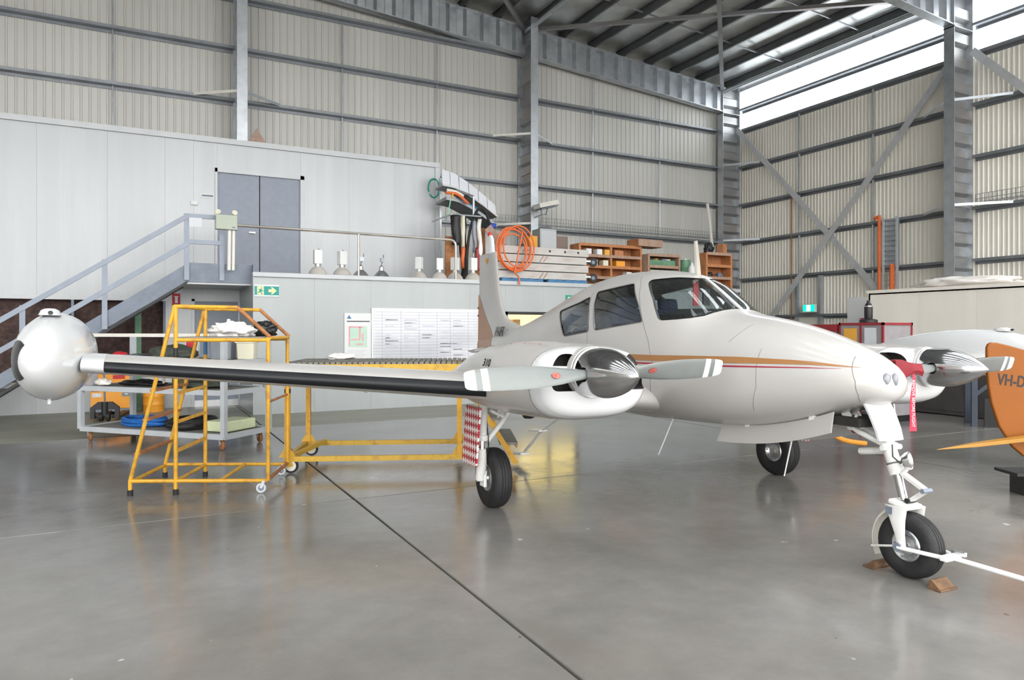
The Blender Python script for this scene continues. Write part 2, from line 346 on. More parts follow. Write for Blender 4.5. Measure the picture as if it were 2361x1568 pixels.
wr = sempty('wall_right', 'side wall of cream ribbed metal sheets with cross bracing and a daylight strip')
rm2 = rib_mesh(w=.762, p=.127, d=.016, ma='clad_warm'); v = 20.5
while v > -4.9:
    o = link('cladding_sheet', rm2, wr, loc=(UR, v, 0), rot=-pi / 2); o.scale = (1, 1, 9.2); v -= .76
rm3 = rib_mesh(w=.76, ma='skylight_sheet', name='daylight_sheet'); v = 20.5
while v > -4.9:
    o = link('daylight_sheet', rm3, wr, loc=(UR + .02, v, 9.2), rot=-pi / 2); o.scale = (1, 1, 1.75); v -= .76
for k in range(len(FR)):
    v1 = FR[k] - .15; v0 = FR[k + 1] + .15 if k + 1 < len(FR) else -5
    for z in GZ + [10.0]: zgirt('girt', (UR - .03, v1, z), (UR - .03, v0, z), (-1, 0, 0), wr, 'girt_steel')
    for s in (.33, .67):
        vv = v1 + (v0 - v1) * s
        for j in range(len(GZ) - 1): MB().cyl((UR - .13, vv, GZ[j] + .01), (UR - .13, vv, GZ[j + 1] - .01), .035, 8).build('bridging_rod', 'galv', wr, True)
def portal_column(v):
    e = bpy.data.objects.new('portal_column', None); C.objects.link(e); e.parent = wr; t = ROOF(19.4) - .2; a, b_ = 19.32, 20.14
    corr_web((a, v, 0), (a, v, t), (0, 1, 0), b_ - a, .06, .66, e, 'web', 'galv_rust', (1, 0, 0))
    MB().bb((a - .02, v - .14, 0), (a, v + .14, t)).build('flange', 'galv', e); MB().bb((b_, v - .14, 0), (b_ + .02, v + .14, t)).build('flange', 'galv', e)
    MB().bb((a - .02, v - .16, t - 1.02), (b_ + .02, v + .16, t - .99)).build('stiffener', 'galv', e)
    for z in (5.0, 7.82):
        for s in (-1, 1):
            if v > 20 and s > 0: continue
            MB().bar((a + .01, v + s * .12, z + .07), (UR - .22, v + s * 1.2, z + .05), .012, .07).build('fly_brace', 'galv', e)
for v in FR: portal_column(v)
def flat_brace(p, q, parent, w=.2, ma='galv_light', nrm=(1, 0, 0)):
    b = MB(); b.bar(p, q, .02, w, up=(0, 0, 1)); o = b.build('cross_brace', ma, parent); return o
flat_brace((20.0, 20.0, 9.3), (20.0, 11.8, .3), wr); flat_brace((19.93, 11.8, 9.3), (19.93, 20.0, .3), wr)
flat_brace((20.0, 11.4, 9.3), (20.0, 3.2, .3), wr)

# wire cable trays on both walls: the rungs are too fine to pick apart
def tray(p, q, n, parent):
    p = Vector(p); q = Vector(q); n = Vector(n); L = (q - p).length; d = (q - p) / L; b = MB()
    for o_, z in ((0, 0), (0, .13), (0, .26), (.24, 0)): b.bar(p + n * o_ + Vector((0, 0, z)), q + n * o_ + Vector((0, 0, z)), .012, .012)
    k = 0.
    while k < L:
        a = p + d * k; b.bar(a, a + Vector((0, 0, .26)), .01, .01); b.bar(a, a + n * .24, .01, .01); k += .11
    b.build('cable_tray', 'galv_dark', parent, kind='stuff')
tray((9.6, VB - .3, 5.12), (10.8, VB - .3, 5.12), (0, -1, 0), wb); tray((11.2, VB - .3, 5.12), (19.3, VB - .3, 5.12), (0, -1, 0), wb); tray((20.0, 11.3, 5.12), (20.0, 3.3, 5.12), (-1, 0, 0), wr)

# roof: foil-faced sheeting, purlins, rafters, bracing
ce = sempty('ceiling', 'dark steel roof structure with silver foil lining between purlins')
pu = [20.2, 19.9]; u = 19.55
while u > -20: pu.append(u); u -= 1.2
for sgn in (1,):
    edges = [UR + .1] + pu
    for i in range(len(edges) - 1):
        a, c = edges[i + 1], edges[i]
        if a < 0 < c: a = a
        for y0, y1 in ((-5.2, 7.2), (7.2, VB + .3)):
            b = MB(); b.add([(a, y0, ROOF(a) + .02), (c, y0, ROOF(c) + .02), (c, y1, ROOF(c) + .02), (a, y1, ROOF(a) + .02), (a, y0, ROOF(a) + .06), (c, y0, ROOF(c) + .06), (c, y1, ROOF(c) + .06), (a, y1, ROOF(a) + .06)], [(0, 1, 2, 3), (4, 7, 6, 5)] + [(k, 4 + k, 4 + (k + 1) % 4, (k + 1) % 4) for k in range(4)])
            sky_ = i <= 2 or (y0 < 0 and (i % 3 == 2 or (i < 10 and i % 2 == 1))); b.build('daylight_sheet' if sky_ else 'roof_sheet', 'skylight_sheet' if sky_ else 'foil', ce)  # eave sheets translucent; more added over unseen near bays to brighten the hangar
for u in pu:
    z = ROOF(u); b = MB(); pr = [(-.05, 0), (.0, 0), (.0, -.23), (.075, -.23), (.075, -.2), (.062, -.2), (.062, -.215), (.014, -.215), (.014, .012), (-.05, .012)]
    b.loft([[Vector((u + x, v, z + y)) for x, y in pr] for v in (-5.1, VB - .05)]); b.build('purlin', 'purlin', ce)
for i in range(10):
    for v in (17.4, 14.5, 8.8, 6.0):
        a, c = pu[i + 1], pu[i]; MB().bar((a + .08, v, ROOF(a) - .12), (c - .01, v, ROOF(c) - .12), .03, .05).build('purlin_bridging', 'galv', ce)
def rafter(v):
    e = bpy.data.objects.new('rafter', None); C.objects.link(e); e.parent = ce
    for s in (1, -1):
        p = Vector((19.3 * s, v, ROOF(19.3) - 1.16)); q = Vector((0, v, ROOF(0) - 1.16))
        corr_web(p, q, (0, 1, 0), .88, .07, .56, e, 'web', 'galv', (0, 0, 1))
        for dz in (0, .88): MB().bar(p + Vector((0, 0, dz)), q + Vector((0, 0, dz)), .26, .03).build('flange', 'galv', e)
for v in FR: rafter(v)
def rbrace(a, c, w=.13, ma='galv_dark'): MB().bar((a[0], a[1], ROOF(a[0]) - .34), (c[0], c[1], ROOF(c[0]) - .34), w, w * .8).build('roof_brace', ma, ce)
for i in range(3):
    for a, c in ((19.4, 10.95), (10.95, 2.3), (2.3, -6.4)):
        if i < 2 or 1: rbrace((a, FR[i]), (c, FR[i + 1]), ma='galv_rust' if i == 0 else 'galv'); rbrace((c, FR[i]), (a, FR[i + 1]), ma='galv_rust')
for u in MU + [19.4]: MB().cyl((u, VB - .4, ROOF(u) - .4), (u, -5, ROOF(u) - .4), .075, 10).build('roof_strut', 'galv', ce, True)
wl = sempty('wall_left'); rml = rib_mesh(); v = -5.0
while v < 20.4:
    o = link('cladding_sheet', rml, wl, loc=(-20.3, v, 0), rot=pi / 2); o.scale = (1, 1, ROOF(20.3)); v += .76

# upper office facade of fine-ribbed panels
VF, ZF = 17.3, 5.97
wm = sempty('wall_office', 'pale grey fine-ribbed panel wall of the two-storey office with stairs in front')
def panel(u0, u1, z0, z1, v, ma, parent, th=.06): MB().bb((u0 + .0012, v, z0), (u1 - .0012, v + th, z1)).build('wall_panel', ma, parent)
u = -20.; edges = []
us = [-20 + 1.2 * k for k in range(16)] ; us = [x for x in us if x < -3.4] + [-3.2, -1.9, -.65, .45, 1.02, 1.5, 3.34, 4.5, 5.67, 6.83]
for a, c in zip(us[:-1], us[1:]):
    if a >= 1.5 - 1e-6 and c <= 3.34 + 1e-6: panel(a, c, 5.3, ZF, VF, 'facade', wm); panel(1.95, c, 0, 2.87, VF, 'facade', wm); panel(1.5, 1.95, 2.4, 2.87, VF, 'facade', wm)
    elif -3.3 < a < .4: panel(a, c, 2.36, ZF, VF, 'facade', wm); panel(a, c, 0, .8, VF, 'facade', wm)
    elif abs(a - 1.02) < .01: panel(a, c, 2.4, ZF, VF, 'facade', wm)
    else: panel(a, c, 0, ZF, VF, 'facade', wm)
MB().bb((-20, VF - .05, ZF - .05), (6.86, VF + .09, ZF + .07)).build('capping', 'capping', wm)
MB().bb((6.8, VF + .06, 0), (6.86, VB - .1, ZF + .03)).build('end_panel', 'facade', wm); MB().bb((-20, VF, ZF - .02), (6.86, VB - .06, ZF + .03)).build('roof_deck', 'capping', wm)
MB().bb((6.74, VF - .03, 2.87), (6.87, VF + .1, ZF + .05)).build('corner_trim', 'capping', wm)
# dark store opening under the stairs, with brown mesh sheet
wi = sempty('window_2', 'dark brown mesh-backed opening under the stairs')
MB().bb((-3.2, VF + .22, .8), (.45, VF + .26, 2.36)).build('mesh_back', 'brown_mesh', wi)
for a in (-3.2, -1.3, .41): MB().bb((a, VF - .02, .8), (a + .05, VF + .24, 2.36)).build('post', 'steel_slate', wi)
MB().bb((-3.22, VF - .03, 2.34), (.47, VF + .2, 2.42)).build('head', 'capping', wi); MB().bb((-3.22, VF - .03, .74), (.47, VF + .2, .8)).build('sill', 'capping', wi)

# upstairs double door and ground-floor door
d1 = sempty('door_1', 'slate grey double door at the top of the stairs')
for a, c in ((1.5, 2.41), (2.43, 3.34)): MB().bb((a, VF + .03, 2.88), (c, VF + .07, 5.28)).build('door_leaf', 'door_grey', d1)
for a, c in ((1.46, 1.51), (3.33, 3.42)): MB().bb((a, VF - .03, 2.88), (c, VF + .1, 5.36)).build('jamb', 'capping', d1)
MB().bb((1.46, VF - .03, 5.27), (3.42, VF + .1, 5.36)).build('head', 'capping', d1)
b = MB(); b.cyl((2.3, VF + .03, 3.95), (2.3, VF - .03, 3.95), .02); b.bar((2.3, VF - .03, 3.95), (2.18, VF - .03, 3.95), .02, .025); b.build('door_handle', 'alu', d1)
d2 = sempty('door_2', 'grey door on the ground floor under the landing')
MB().bb((1.02, VF + .02, 0), (1.95, VF + .06, 2.36)).build('door_leaf', 'door_grey', d2); MB().bb((.98, VF - .02, 0), (1.04, VF + .08, 2.4)).build('jamb', 'capping', d2); MB().bb((.98, VF - .02, 2.35), (1.97, VF + .08, 2.41)).build('head', 'capping', d2)
MB().bb((1.02, VF - .01, .0), (1.95, VF + .02, .14)).build('kick_plate', 'alu', d2)

# mezzanine: lower wall, floor, window
VM, ZM, U0, U1 = 15.1, 2.87, 2.0, 15.2
wz = sempty('wall_mezzanine', 'grey panel wall of the ground-floor rooms below the storage mezzanine')
us = [2.0, 3.2, 4.4, 5.6, 6.75, 7.67, 8.7, 9.75, 10.95, 12.1, 13.3, 14.3, 15.2]
for a, c in zip(us[:-1], us[1:]):
    if 7.6 < a < 9.7: panel(a, c, 2.15, ZM - .08, VM, 'facade_low', wz); panel(a, c, 0, 1.1, VM, 'facade_low', wz)
    else: panel(a, c, 0, ZM - .08, VM, 'facade_low', wz)
MB().bb((U0 - .03, VM - .05, ZM - .09), (U1, VM + .12, ZM + .01)).build('capping', 'capping', wz, bevel=.012)
MB().bb((U0 - .02, VM - .01, 0), (U0 + .03, VF, ZM - .03)).build('return_panel', 'facade_low', wz); MB().bb((U1 - .05, VM, 0), (U1, VB - .1, ZM)).build('return_panel', 'facade_low', wz)
MB().bb((U0, VM + .05, ZM - .12), (U1, VB - .1, ZM - .004)).build('mezzanine_deck', 'deck_grey', wz)
w1 = sempty('window_1', 'lit office window in the wall behind the tail')
for a, c, z0, z1 in ((7.67, 9.75, 2.08, 2.15), (7.67, 9.75, 1.1, 1.16), (7.67, 7.73, 1.1, 2.15), (9.69, 9.75, 1.1, 2.15), (8.86, 8.91, 1.1, 2.15)): MB().bb((a, VM - .015, z0), (c, VM + .07, z1)).build('window_frame', 'black', w1)
for a, c in ((7.73, 8.86), (8.91, 9.69)): MB().bb((a, VM + .03, 1.16), (c, VM + .036, 2.08)).build('pane', 'pane_glass', w1)
MB().bb((7.3, VM + 1.1, .6), (10.3, VM + 1.14, 2.7)).build('lit_room_wall', 'lit_room', w1)
for a, z in ((7.8, 1.95), (8.05, 1.8), (8.3, 1.98)): MB().bb((a, VM + .8, 1.5), (a + .2, VM + 1.05, z)).build('shelf_box', 'card_yellow', w1)
# landing, stairs
st = sempty('stairs_1', 'blue-grey steel staircase with tube handrails climbing to the landing')
VS0, VS1 = 15.42, 16.6
MB().bb((.72, VS0, ZM - .05), (2.0, VF, ZM)).build('landing_plate', 'deck_grey', st)
MB().bb((.74, VS0 - .02, 2.66), (2.0, VS0 + .02, 3.04)).build('landing_edge', 'steel_slate', st); MB().bb((.72, VS0 + .02, 2.62), (2.0, VF - .02, 2.66)).build('soffit', 'capping', st)
MB().bb((2.0, VM + .12, ZM), (2.03, VS0, 3.04)).build('toe_board', 'steel_slate', st)
slope = .69; us0 = .78
zs = lambda u: ZM + slope * (u - us0)
for v in (VS0, VS1):
    b = MB(); ub = -3.25; b.prism([(us0, zs(us0) + .14), (us0, zs(us0) - .22), (ub, max(0, zs(ub) - .22)), (ub, zs(ub) + .14)], (0, .05, 0), lambda x, y: Vector((x, v - .025, y))); b.build('stringer', 'steel_slate', st)
    b = MB(); b.prism([(us0, zs(us0) - .2), (us0, zs(us0) - .26), (ub + .1, zs(ub + .1) - .26), (ub + .1, zs(ub + .1) - .2)], (0, .11, 0), lambda x, y: Vector((x, v - .055, y))); b.build('stringer_flange', 'black', st)
n = 16
for k in range(1, n):
    u = us0 - k * 4.03 / n; MB().bb((u - .0, VS0 + .02, zs(u) - .06), (u + .27, VS1 - .02, zs(u) - .02)).build('tread', 'deck_grey', st)
for u in (.78, -.62, -1.9, -3.1):
    z0 = zs(u) - .18; MB().bb((u - .045, VS0 - .07, z0), (u + .045, VS0 - .02, zs(u) + 1.13)).build('post', 'steel_blue', st)
for h in (1.09, .55): MB().bar((us0 + .03, VS0 - .06, zs(us0) + h), (-3.3, VS0 - .06, zs(-3.3) + h), .05, .09).build('handrail', 'steel_blue', st)
for h in (1.09, .58): MB().bar((us0, VS0 - .05, ZM + h), (1.42, VS0 - .05, ZM + h), .05, .085).build('handrail', 'steel_blue', st)
MB().bb((1.38, VS0 - .06, 2.7), (1.47, VS0 - .01, 3.62)).build('post', 'steel_blue', st)
MB().bb((.82, VS0 - .1, 3.74), (1.05, VS0 - .09, 3.92)).build('notice', 'paper', st)
# stainless guard rail along the mezzanine edge
tr = sempty('trim_1', 'stainless tube guard rail along the mezzanine edge')
VRL = VM + .06
pts = [(1.55, VRL, 3.8), (6.28, VRL, 3.78), (6.36, VRL, 3.76), (6.41, VRL, 3.70), (6.42, VRL, 3.62), (6.42, VRL, 2.88)]
MB().tube(pts, .028, 10).build('rail_tube', 'stainless', tr, True)
MB().cyl((4.15, VRL, 2.88), (4.15, VRL, 3.79), .026, 10).build('rail_post', 'stainless', tr, True)
# fire door on the far wall
d3 = sempty('door_3', 'ribbed exit door in the side wall below the green exit sign')
for v in (17.35, 16.4): MB().bb((UR - .2, v - .05, 0), (UR - .05, v + .05, 3.55)).build('jamb', 'galv', d3)
MB().bb((UR - .16, 16.45, 2.2), (UR - .06, 17.3, 2.3)).build('head', 'galv_dark', d3); MB().bb((UR - .1, 16.46, .02), (UR - .05, 17.29, 2.2)).build('door_leaf', 'clad_warm', d3)
# low panel room on the right
wp = sempty('wall_partition', 'low cream panel partition room by the side wall')
v = 10.8
while v > -1.9: MB().bb((14.9, v - 1.197, 0), (14.96, v, 2.57)).build('wall_panel', 'partition', wp); v -= 1.2
MB().bb((14.87, -2, 2.55), (15.0, 10.83, 2.62)).build('capping', 'partition', wp); MB().bb((14.9, 10.76, 0), (18., 10.82, 2.6)).build('end_panel', 'partition', wp); MB().bb((14.9, -2, 2.52), (18., 10.8, 2.58)).build('top_deck', 'partition', wp)

# ================================================ THE TWIN-ENGINED AEROPLANE
mat('plane_white', (.475, .462, .446), .26, 0, .02, 2.5, coat=.35, dirt=(.43, .41, .385), dscale=1.6, damt=.4)
mat('cowl_white', (.63, .64, .65), .2, 0, .012, 3., coat=.5)
mat('cabin_dark', (.20, .20, .20), .85, 0, .2, 6.); mat('seat_blue', (.03, .04, .075), .85, 0, .2, 12.); mat('visor_red', (.45, .05, .06), .5)
mat('stripe_brown', (.34, .16, .055), .35, 0, .04, 4., coat=.3); mat('stripe_red', (.33, .01, .04), .35, 0, .03, 4.); mat('brown_fin', (.38, .19, .10), .38, 0, .05, 4.)
mat('boot_black', (.010, .011, .013), .38, 0, .2, 5., spec=.3); mat('blade_grey', (.19, .205, .20), .42, .1, .05, 6.); mat('spinner_chrome', (.52, .52, .53), .14, 1., .06, 4., dirt=(.42, .41, .40), dscale=5., damt=.4)
mat('tyre', (.014, .014, .015), .68, 0, .25, 18., bump=.15, bscale=90.); mat('gear_white', (.74, .74, .72), .4, 0, .05, 9., dirt=(.45, .40, .33), dscale=12., damt=.5)
mat('seam', (.18, .17, .16), .7); mat('glareshield', (.014, .014, .015), .85); mat('guard_cream', (.66, .63, .56), .5, 0, .05)
glassy('cabin_glass', (.86, .89, .89), .022, .015)
def checker_mat():
    m = bpy.data.materials.new('check_red_white'); m.use_nodes = True; nt = m.node_tree; b = nt.nodes['Principled BSDF']; tc = nt.nodes.new('ShaderNodeTexCoord'); mp = nt.nodes.new('ShaderNodeMapping'); ck = nt.nodes.new('ShaderNodeTexChecker')
    mp.inputs['Rotation'].default_value = (0, radians(45), 0); mp.inputs['Scale'].default_value = (25.7, .001, 17.7); mp.inputs['Location'].default_value = (0, .5, 0); ck.inputs['Scale'].default_value = 1.
    ck.inputs[1].default_value = (.42, .015, .03, 1); ck.inputs[2].default_value = (.78, .76, .74, 1); nt.links.new(tc.outputs['Object'], mp.inputs[0]); nt.links.new(mp.outputs[0], ck.inputs['Vector']); nt.links.new(ck.outputs[0], b.inputs['Base Color']); b.inputs['Roughness'].default_value = .4; MATS['check'] = m
checker_mat()
# fuselage stations: x, top, bottom, half width, height of widest point, upper exponent, lower exponent
FUS = [(2.897, 1.315, 1.285, .015, 1.30, 2, 2), (2.885, 1.36, 1.245, .075, 1.305, 2, 2), (2.85, 1.415, 1.205, .15, 1.31, 2, 2.1), (2.77, 1.48, 1.17, .225, 1.32, 2, 2.2), (2.62, 1.56, 1.125, .305, 1.33, 2, 2.3), (2.4, 1.645, 1.05, .385, 1.34, 2.05, 2.4),
       (2.1, 1.735, .965, .465, 1.34, 2.1, 2.5), (1.8, 1.80, .905, .525, 1.34, 2.15, 2.6), (1.5, 1.85, .87, .57, 1.34, 2.2, 2.6), (1.33, 1.895, .855, .59, 1.34, 2.2, 2.6), (1.1, 2.05, .84, .61, 1.35, 2.2, 2.6), (.87, 2.195, .83, .625, 1.36, 2.25, 2.6),
       (.6, 2.275, .82, .632, 1.37, 2.3, 2.6), (.2, 2.325, .80, .635, 1.37, 2.3, 2.6), (-.25, 2.335, .80, .63, 1.36, 2.25, 2.6), (-.8, 2.29, .80, .61, 1.34, 2.2, 2.6), (-1.25, 2.20, .81, .57, 1.32, 2.15, 2.5), (-1.8, 2.06, .84, .50, 1.32, 2.1, 2.4), (-2.3, 1.93, .89, .43, 1.32, 2.1, 2.3),
       (-2.9, 1.80, .97, .35, 1.34, 2.1, 2.2), (-3.6, 1.70, 1.07, .26, 1.38, 2, 2), (-4.3, 1.62, 1.2, .13, 1.41, 2, 2), (-4.85, 1.56, 1.32, .035, 1.44, 2, 2)]
def fus(x):
    """interpolated station values at x"""
    P = FUS
    if x >= P[0][0]: return P[0][1:]
    if x <= P[-1][0]: return P[-1][1:]
    for k in range(len(P) - 1):
        if P[k][0] >= x >= P[k + 1][0]: break
    a, b = P[k], P[k + 1]; h = b[0] - a[0]; t = (x - a[0]) / h; o = []
    def slope(i, j):
        if i <= 0 or i >= len(P) - 1: q = (0, 1) if i <= 0 else (len(P) - 2, len(P) - 1); return (P[q[1]][j] - P[q[0]][j]) / (P[q[1]][0] - P[q[0]][0])
        l = (P[i][j] - P[i - 1][j]) / (P[i][0] - P[i - 1][0]); r = (P[i + 1][j] - P[i][j]) / (P[i + 1][0] - P[i][0])
        return 0 if l * r <= 0 else 2 * l * r / (l + r)
    for j in range(1, 7):
        m0, m1 = slope(k, j) * h, slope(k + 1, j) * h; t2, t3 = t * t, t * t * t
        o.append((2 * t3 - 3 * t2 + 1) * a[j] + (t3 - 2 * t2 + t) * m0 + (-2 * t3 + 3 * t2) * b[j] + (t3 - t2) * m1)
    return o
def fus_y(x, z):
    zt, zb, w, zc, nt, nb = fus(x)
    q, n = ((z - zc) / (zt - zc), nt) if z > zc else ((zc - z) / (zc - zb), nb)
    return w * max(0, 1 - min(1, q) ** n) ** (1 / n) if q < 1 else 0.
def spow(c, n): return (1 if c >= 0 else -1) * abs(c) ** (2 / n)
def fus_ring(x, n=96, off=0.):
    zt, zb, w, zc, nt, nb = fus(x); zt -= off; zb += off; w = max(w - off, .004); R = []
    for i in range(n):
        t = 2 * pi * i / n; c, s = cos(t), sin(t); e = nt if s >= 0 else nb
        R.append(Vector((x, w * spow(c, e), zc + (zt - zc if s >= 0 else zc - zb) * spow(s, e))))
    return R
AP = thing('aeroplane', 'white twin-engined light aeroplane with brown stripe, wing tip tanks and chrome spinners', 'aeroplane', (4.8314, 6.0776, 0))
AP.rotation_euler = (radians(-.6), 0, -1.61336)
def xs(a, b, n): return [a + (b - a) * k / (n - 1) for k in range(n)]
def boolean(me, cutter, op='DIFFERENCE'):
    """exact boolean of two meshes, returned as a new mesh"""
    o = bpy.data.objects.new('solid_tmp', me); C.objects.link(o); k = bpy.data.objects.new('cutter_tmp', cutter); C.objects.link(k)
    md = o.modifiers.new('cut', 'BOOLEAN'); md.object = k; md.operation = op; md.solver = 'EXACT'
    try: md.material_mode = 'TRANSFER'
    except Exception: pass
    dg = bpy.context.evaluated_depsgraph_get(); r = bpy.data.meshes.new_from_object(o.evaluated_get(dg)); bpy.data.objects.remove(o); bpy.data.objects.remove(k); return r
# --- fuselage shell with window openings
X1 = [2.897, 2.893, 2.885, 2.87, 2.85, 2.82] + xs(2.78, -4.85, 118)
def solid_loft(x_list, off, ma):
    b = MB(); b.loft([fus_ring(x, 96, off) for x in x_list]); m = b.mesh('skin'); m.materials.append(MATS[ma]); return m
def drop_cut_faces(m, ma='seam'):
    """remove the walls left by the cutter so that only the skin stays"""
    k = [i for i, q in enumerate(m.materials) if q == MATS[ma]]; bm = bmesh.new(); bm.from_mesh(m)
    bmesh.ops.delete(bm, geom=[f for f in bm.faces if f.material_index in k], context='FACES'); bm.to_mesh(m); bm.free(); return m
def round_poly(P, r=.04, n=4):
    out = []; k = len(P)
    for i in range(k):
        p, a, c = Vector(P[i]), Vector(P[i - 1]), Vector(P[(i + 1) % k]); da, dc = (a - p), (c - p); e = min(r, da.length * .45, dc.length * .45); A = p + da.normalized() * e; Cc = p + dc.normalized() * e
        for j in range(n + 1):
            t = j / n; out.append(tuple((1 - t) ** 2 * A + 2 * t * (1 - t) * p + t * t * Cc))
    return out
WIN = {'rear_window': (round_poly([(-1.27, 1.93), (-.76, 2.01), (-.52, 2.075), (-.38, 1.88), (-.30, 1.68), (-.889, 1.622), (-1.05, 1.755)], .05), .2),
       'door_window': (round_poly([(-.43, 2.12), (.23, 2.178), (.51, 1.94), (.655, 1.775), (-.19, 1.692), (-.25, 1.80)], .045), .2),
       'windscreen': (round_poly([(.44, 2.20), (.72, 2.213), (.87, 2.197)], .0, 1)[2:4] + [(.86, 2.2), (.93, 2.45), (1.6, 2.45), (1.345, 1.90), (1.31, 1.86), (1.27, 1.824), (1.19, 1.806), (1.078, 1.795), (.92, 1.786), (.875, 1.79), (.845, 1.806), (.666, 2.0), (.46, 2.155), (.437, 2.18), (.45, 2.203)], .017)}
def cutter(poly, y0, y1, sgn):
    b = MB(); b.prism(poly, (0, sgn * (y1 - y0), 0), lambda x, z: Vector((x, sgn * y0, z))); m = b.mesh('cutter'); m.materials.append(MATS['seam']); return m
sk = solid_loft(X1, 0, 'plane_white'); lin_ = solid_loft(xs(2.3, -3., 90), .022, 'cabin_dark')
for nm, (poly, y0) in WIN.items():
    for s in (-1, 1): sk = boolean(sk, cutter(poly, y0, 1.2, s)); lin_ = boolean(lin_, cutter(poly, y0, 1.2, s))
sk = drop_cut_faces(sk); lin_ = drop_cut_faces(lin_)
link('fuselage', sk, AP, True, angle=40); link('cabin_lining', lin_, AP, True, angle=40)
for nm, (poly, y0) in WIN.items():
    for s in (-1, 1):
        g = drop_cut_faces(boolean(solid_loft(xs(1.55, -1.5, 62), .008, 'cabin_glass'), cutter(poly, y0 if nm != 'windscreen' else .0, 1.2, s), 'INTERSECT')); o = link('window_pane', g, AP, 'all'); md = o.modifiers.new('pane', 'SOLIDIFY'); md.thickness = .004
MB().bb((1.75, -.165, 1.0), (2.70, .165, 1.06)).build('wheel_bay_roof', 'dark_void', AP)
def on_skin(x, z, s, off=.004): return Vector((x, s * (fus_y(x, z) + off), z))
def skin_line(pts, s, r, name, ma, off=.0, n=14):
    P = []
    for (a, c), (d, e) in zip(pts[:-1], pts[1:]):
        for k in range(n): P.append(on_skin(a + (d - a) * k / n, c + (e - c) * k / n, s, off))
    P.append(on_skin(*pts[-1], s, off)); return MB().tube(P, r, 5).build(name, ma, AP, True)
for s in (-1, 1):
    for nm, (poly, y0) in WIN.items():          # rubber window seals
        q = [p for p in poly if p[1] < 2.215 or nm != 'windscreen']; skin_line(q + ([q[0]] if nm != 'windscreen' else []), s, .0055, 'window_seal', 'seam', -.001, 3)
skin_line([(-.53, 2.12), (-.40, 1.9), (-.29, 1.5), (-.27, 1.2)], -1, .003, 'panel_seam', 'seam'); skin_line([(.23, 2.25), (.36, 2.15), (.60, 1.85), (.78, 1.6), (.86, 1.4), (.80, 1.1)], -1, .003, 'panel_seam', 'seam')
skin_line([(2.02, 1.55), (2.02, 1.25), (1.93, 1.05)], -1, .0022, 'panel_seam', 'seam'); skin_line([(2.66, 1.51), (2.70, 1.42), (2.735, 1.34), (2.74, 1.24), (2.72, 1.19)], -1, .0025, 'panel_seam', 'seam')
skin_line([(1.78, 1.75), (1.74, 1.66), (1.70, 1.60)], -1, .002, 'panel_seam', 'seam')
def lin(pts, x):
    pts = sorted(pts)
    for (a, c), (d, e) in zip(pts[:-1], pts[1:]):
        if a <= x <= d: return c + (e - c) * (x - a) / (d - a)
    return pts[0][1] if x < pts[0][0] else pts[-1][1]
def stripe(top, bot, x0, x1, ma, name):
    for s in (-1, 1):
        b = MB(); n = 70; m = 5
        R = [[on_skin(x, lin(bot, x) + (lin(top, x) - lin(bot, x)) * j / (m - 1), s, .0035) for j in range(m)] for x in xs(x0, x1, n)]; b.loft(R, False, False); b.build(name, ma, AP, 'all')
stripe([(-3., 1.43), (.85, 1.467), (1.4, 1.477), (1.845, 1.483), (2.22, 1.476), (2.41, 1.470), (2.58, 1.453), (2.74, 1.435)], [(-3., 1.37), (.857, 1.412), (1.86, 1.430), (2.22, 1.440), (2.42, 1.442), (2.74, 1.434)], -2.6, 2.74, 'stripe_brown', 'brown_stripe')
stripe([(-3., 1.35), (.85, 1.395), (1.735, 1.410), (2.42, 1.424), (2.64, 1.4235)], [(-3., 1.335), (.85, 1.381), (1.735, 1.397), (2.42, 1.417), (2.64, 1.4225)], -2.6, 2.64, 'stripe_red', 'red_stripe')
# cabin fittings
b = MB(); b.bb((-1.2, -.34, .95), (1.35, .34, .99)); b.build('cabin_floor', 'cabin_dark', AP)
b = MB(); R = []
for x, z, w, e_ in ((.70, 1.80, .50, .02), (.80, 1.90, .49, .06), (1.05, 1.90, .42, .06), (1.30, 1.865, .27, .05)): R.append([Vector((x, -w, z - e_)), Vector((x, -w * .6, z)), Vector((x, w * .6, z)), Vector((x, w, z - e_)), Vector((x, w, z - .3)), Vector((x, -w, z - .3))])
b.loft(R); b.build('glareshield', 'glareshield', AP, True)
for x, y in ((.15, -.27), (.15, .27), (-.85, -.24), (-.85, .24)):
    e = bpy.data.objects.new('cabin_seat', None); C.objects.link(e); e.parent = AP; e.location = (x, y, 1.0)
    MB().box((.12, 0, .3), (.46, .44, .14)).build('cushion', 'seat_blue', e, bevel=.03); MB().box((-.16, 0, .62), (.13, .44, .62), Matrix.Rotation(-.2, 3, 'Y')).build('backrest', 'seat_blue', e, bevel=.04)
    MB().box((-.24, 0, .98), (.08, .24, .14), Matrix.Rotation(-.2, 3, 'Y')).build('headrest', 'seat_blue', e, bevel=.03)
MB().box((.72, -.01, 2.06), (.012, .065, .24)).build('red_strap', 'visor_red', AP); MB().box((.86, .0, 2.02), (.02, .08, .16)).build('compass', 'black', AP)
for y in (.25, -.25): MB().tube([(.86, y, 1.66), (.7, y, 1.68)], .015).build('control_column', 'black', AP)
b = MB(); b.tube([(.68, -.25 + .14 * cos(t), 1.7 + .12 * sin(t)) for t in xs(.3, 2 * pi - .3 + .6 - .6, 14)], .012); b.build('control_wheel', 'black', AP, True)
MB().tube([(.80, 0, 2.218), (.86, 0, 2.201), (1.1, 0, 2.05), (1.345, 0, 1.886)], .015, 10).build('windscreen_post', 'cowl_white', AP, True)
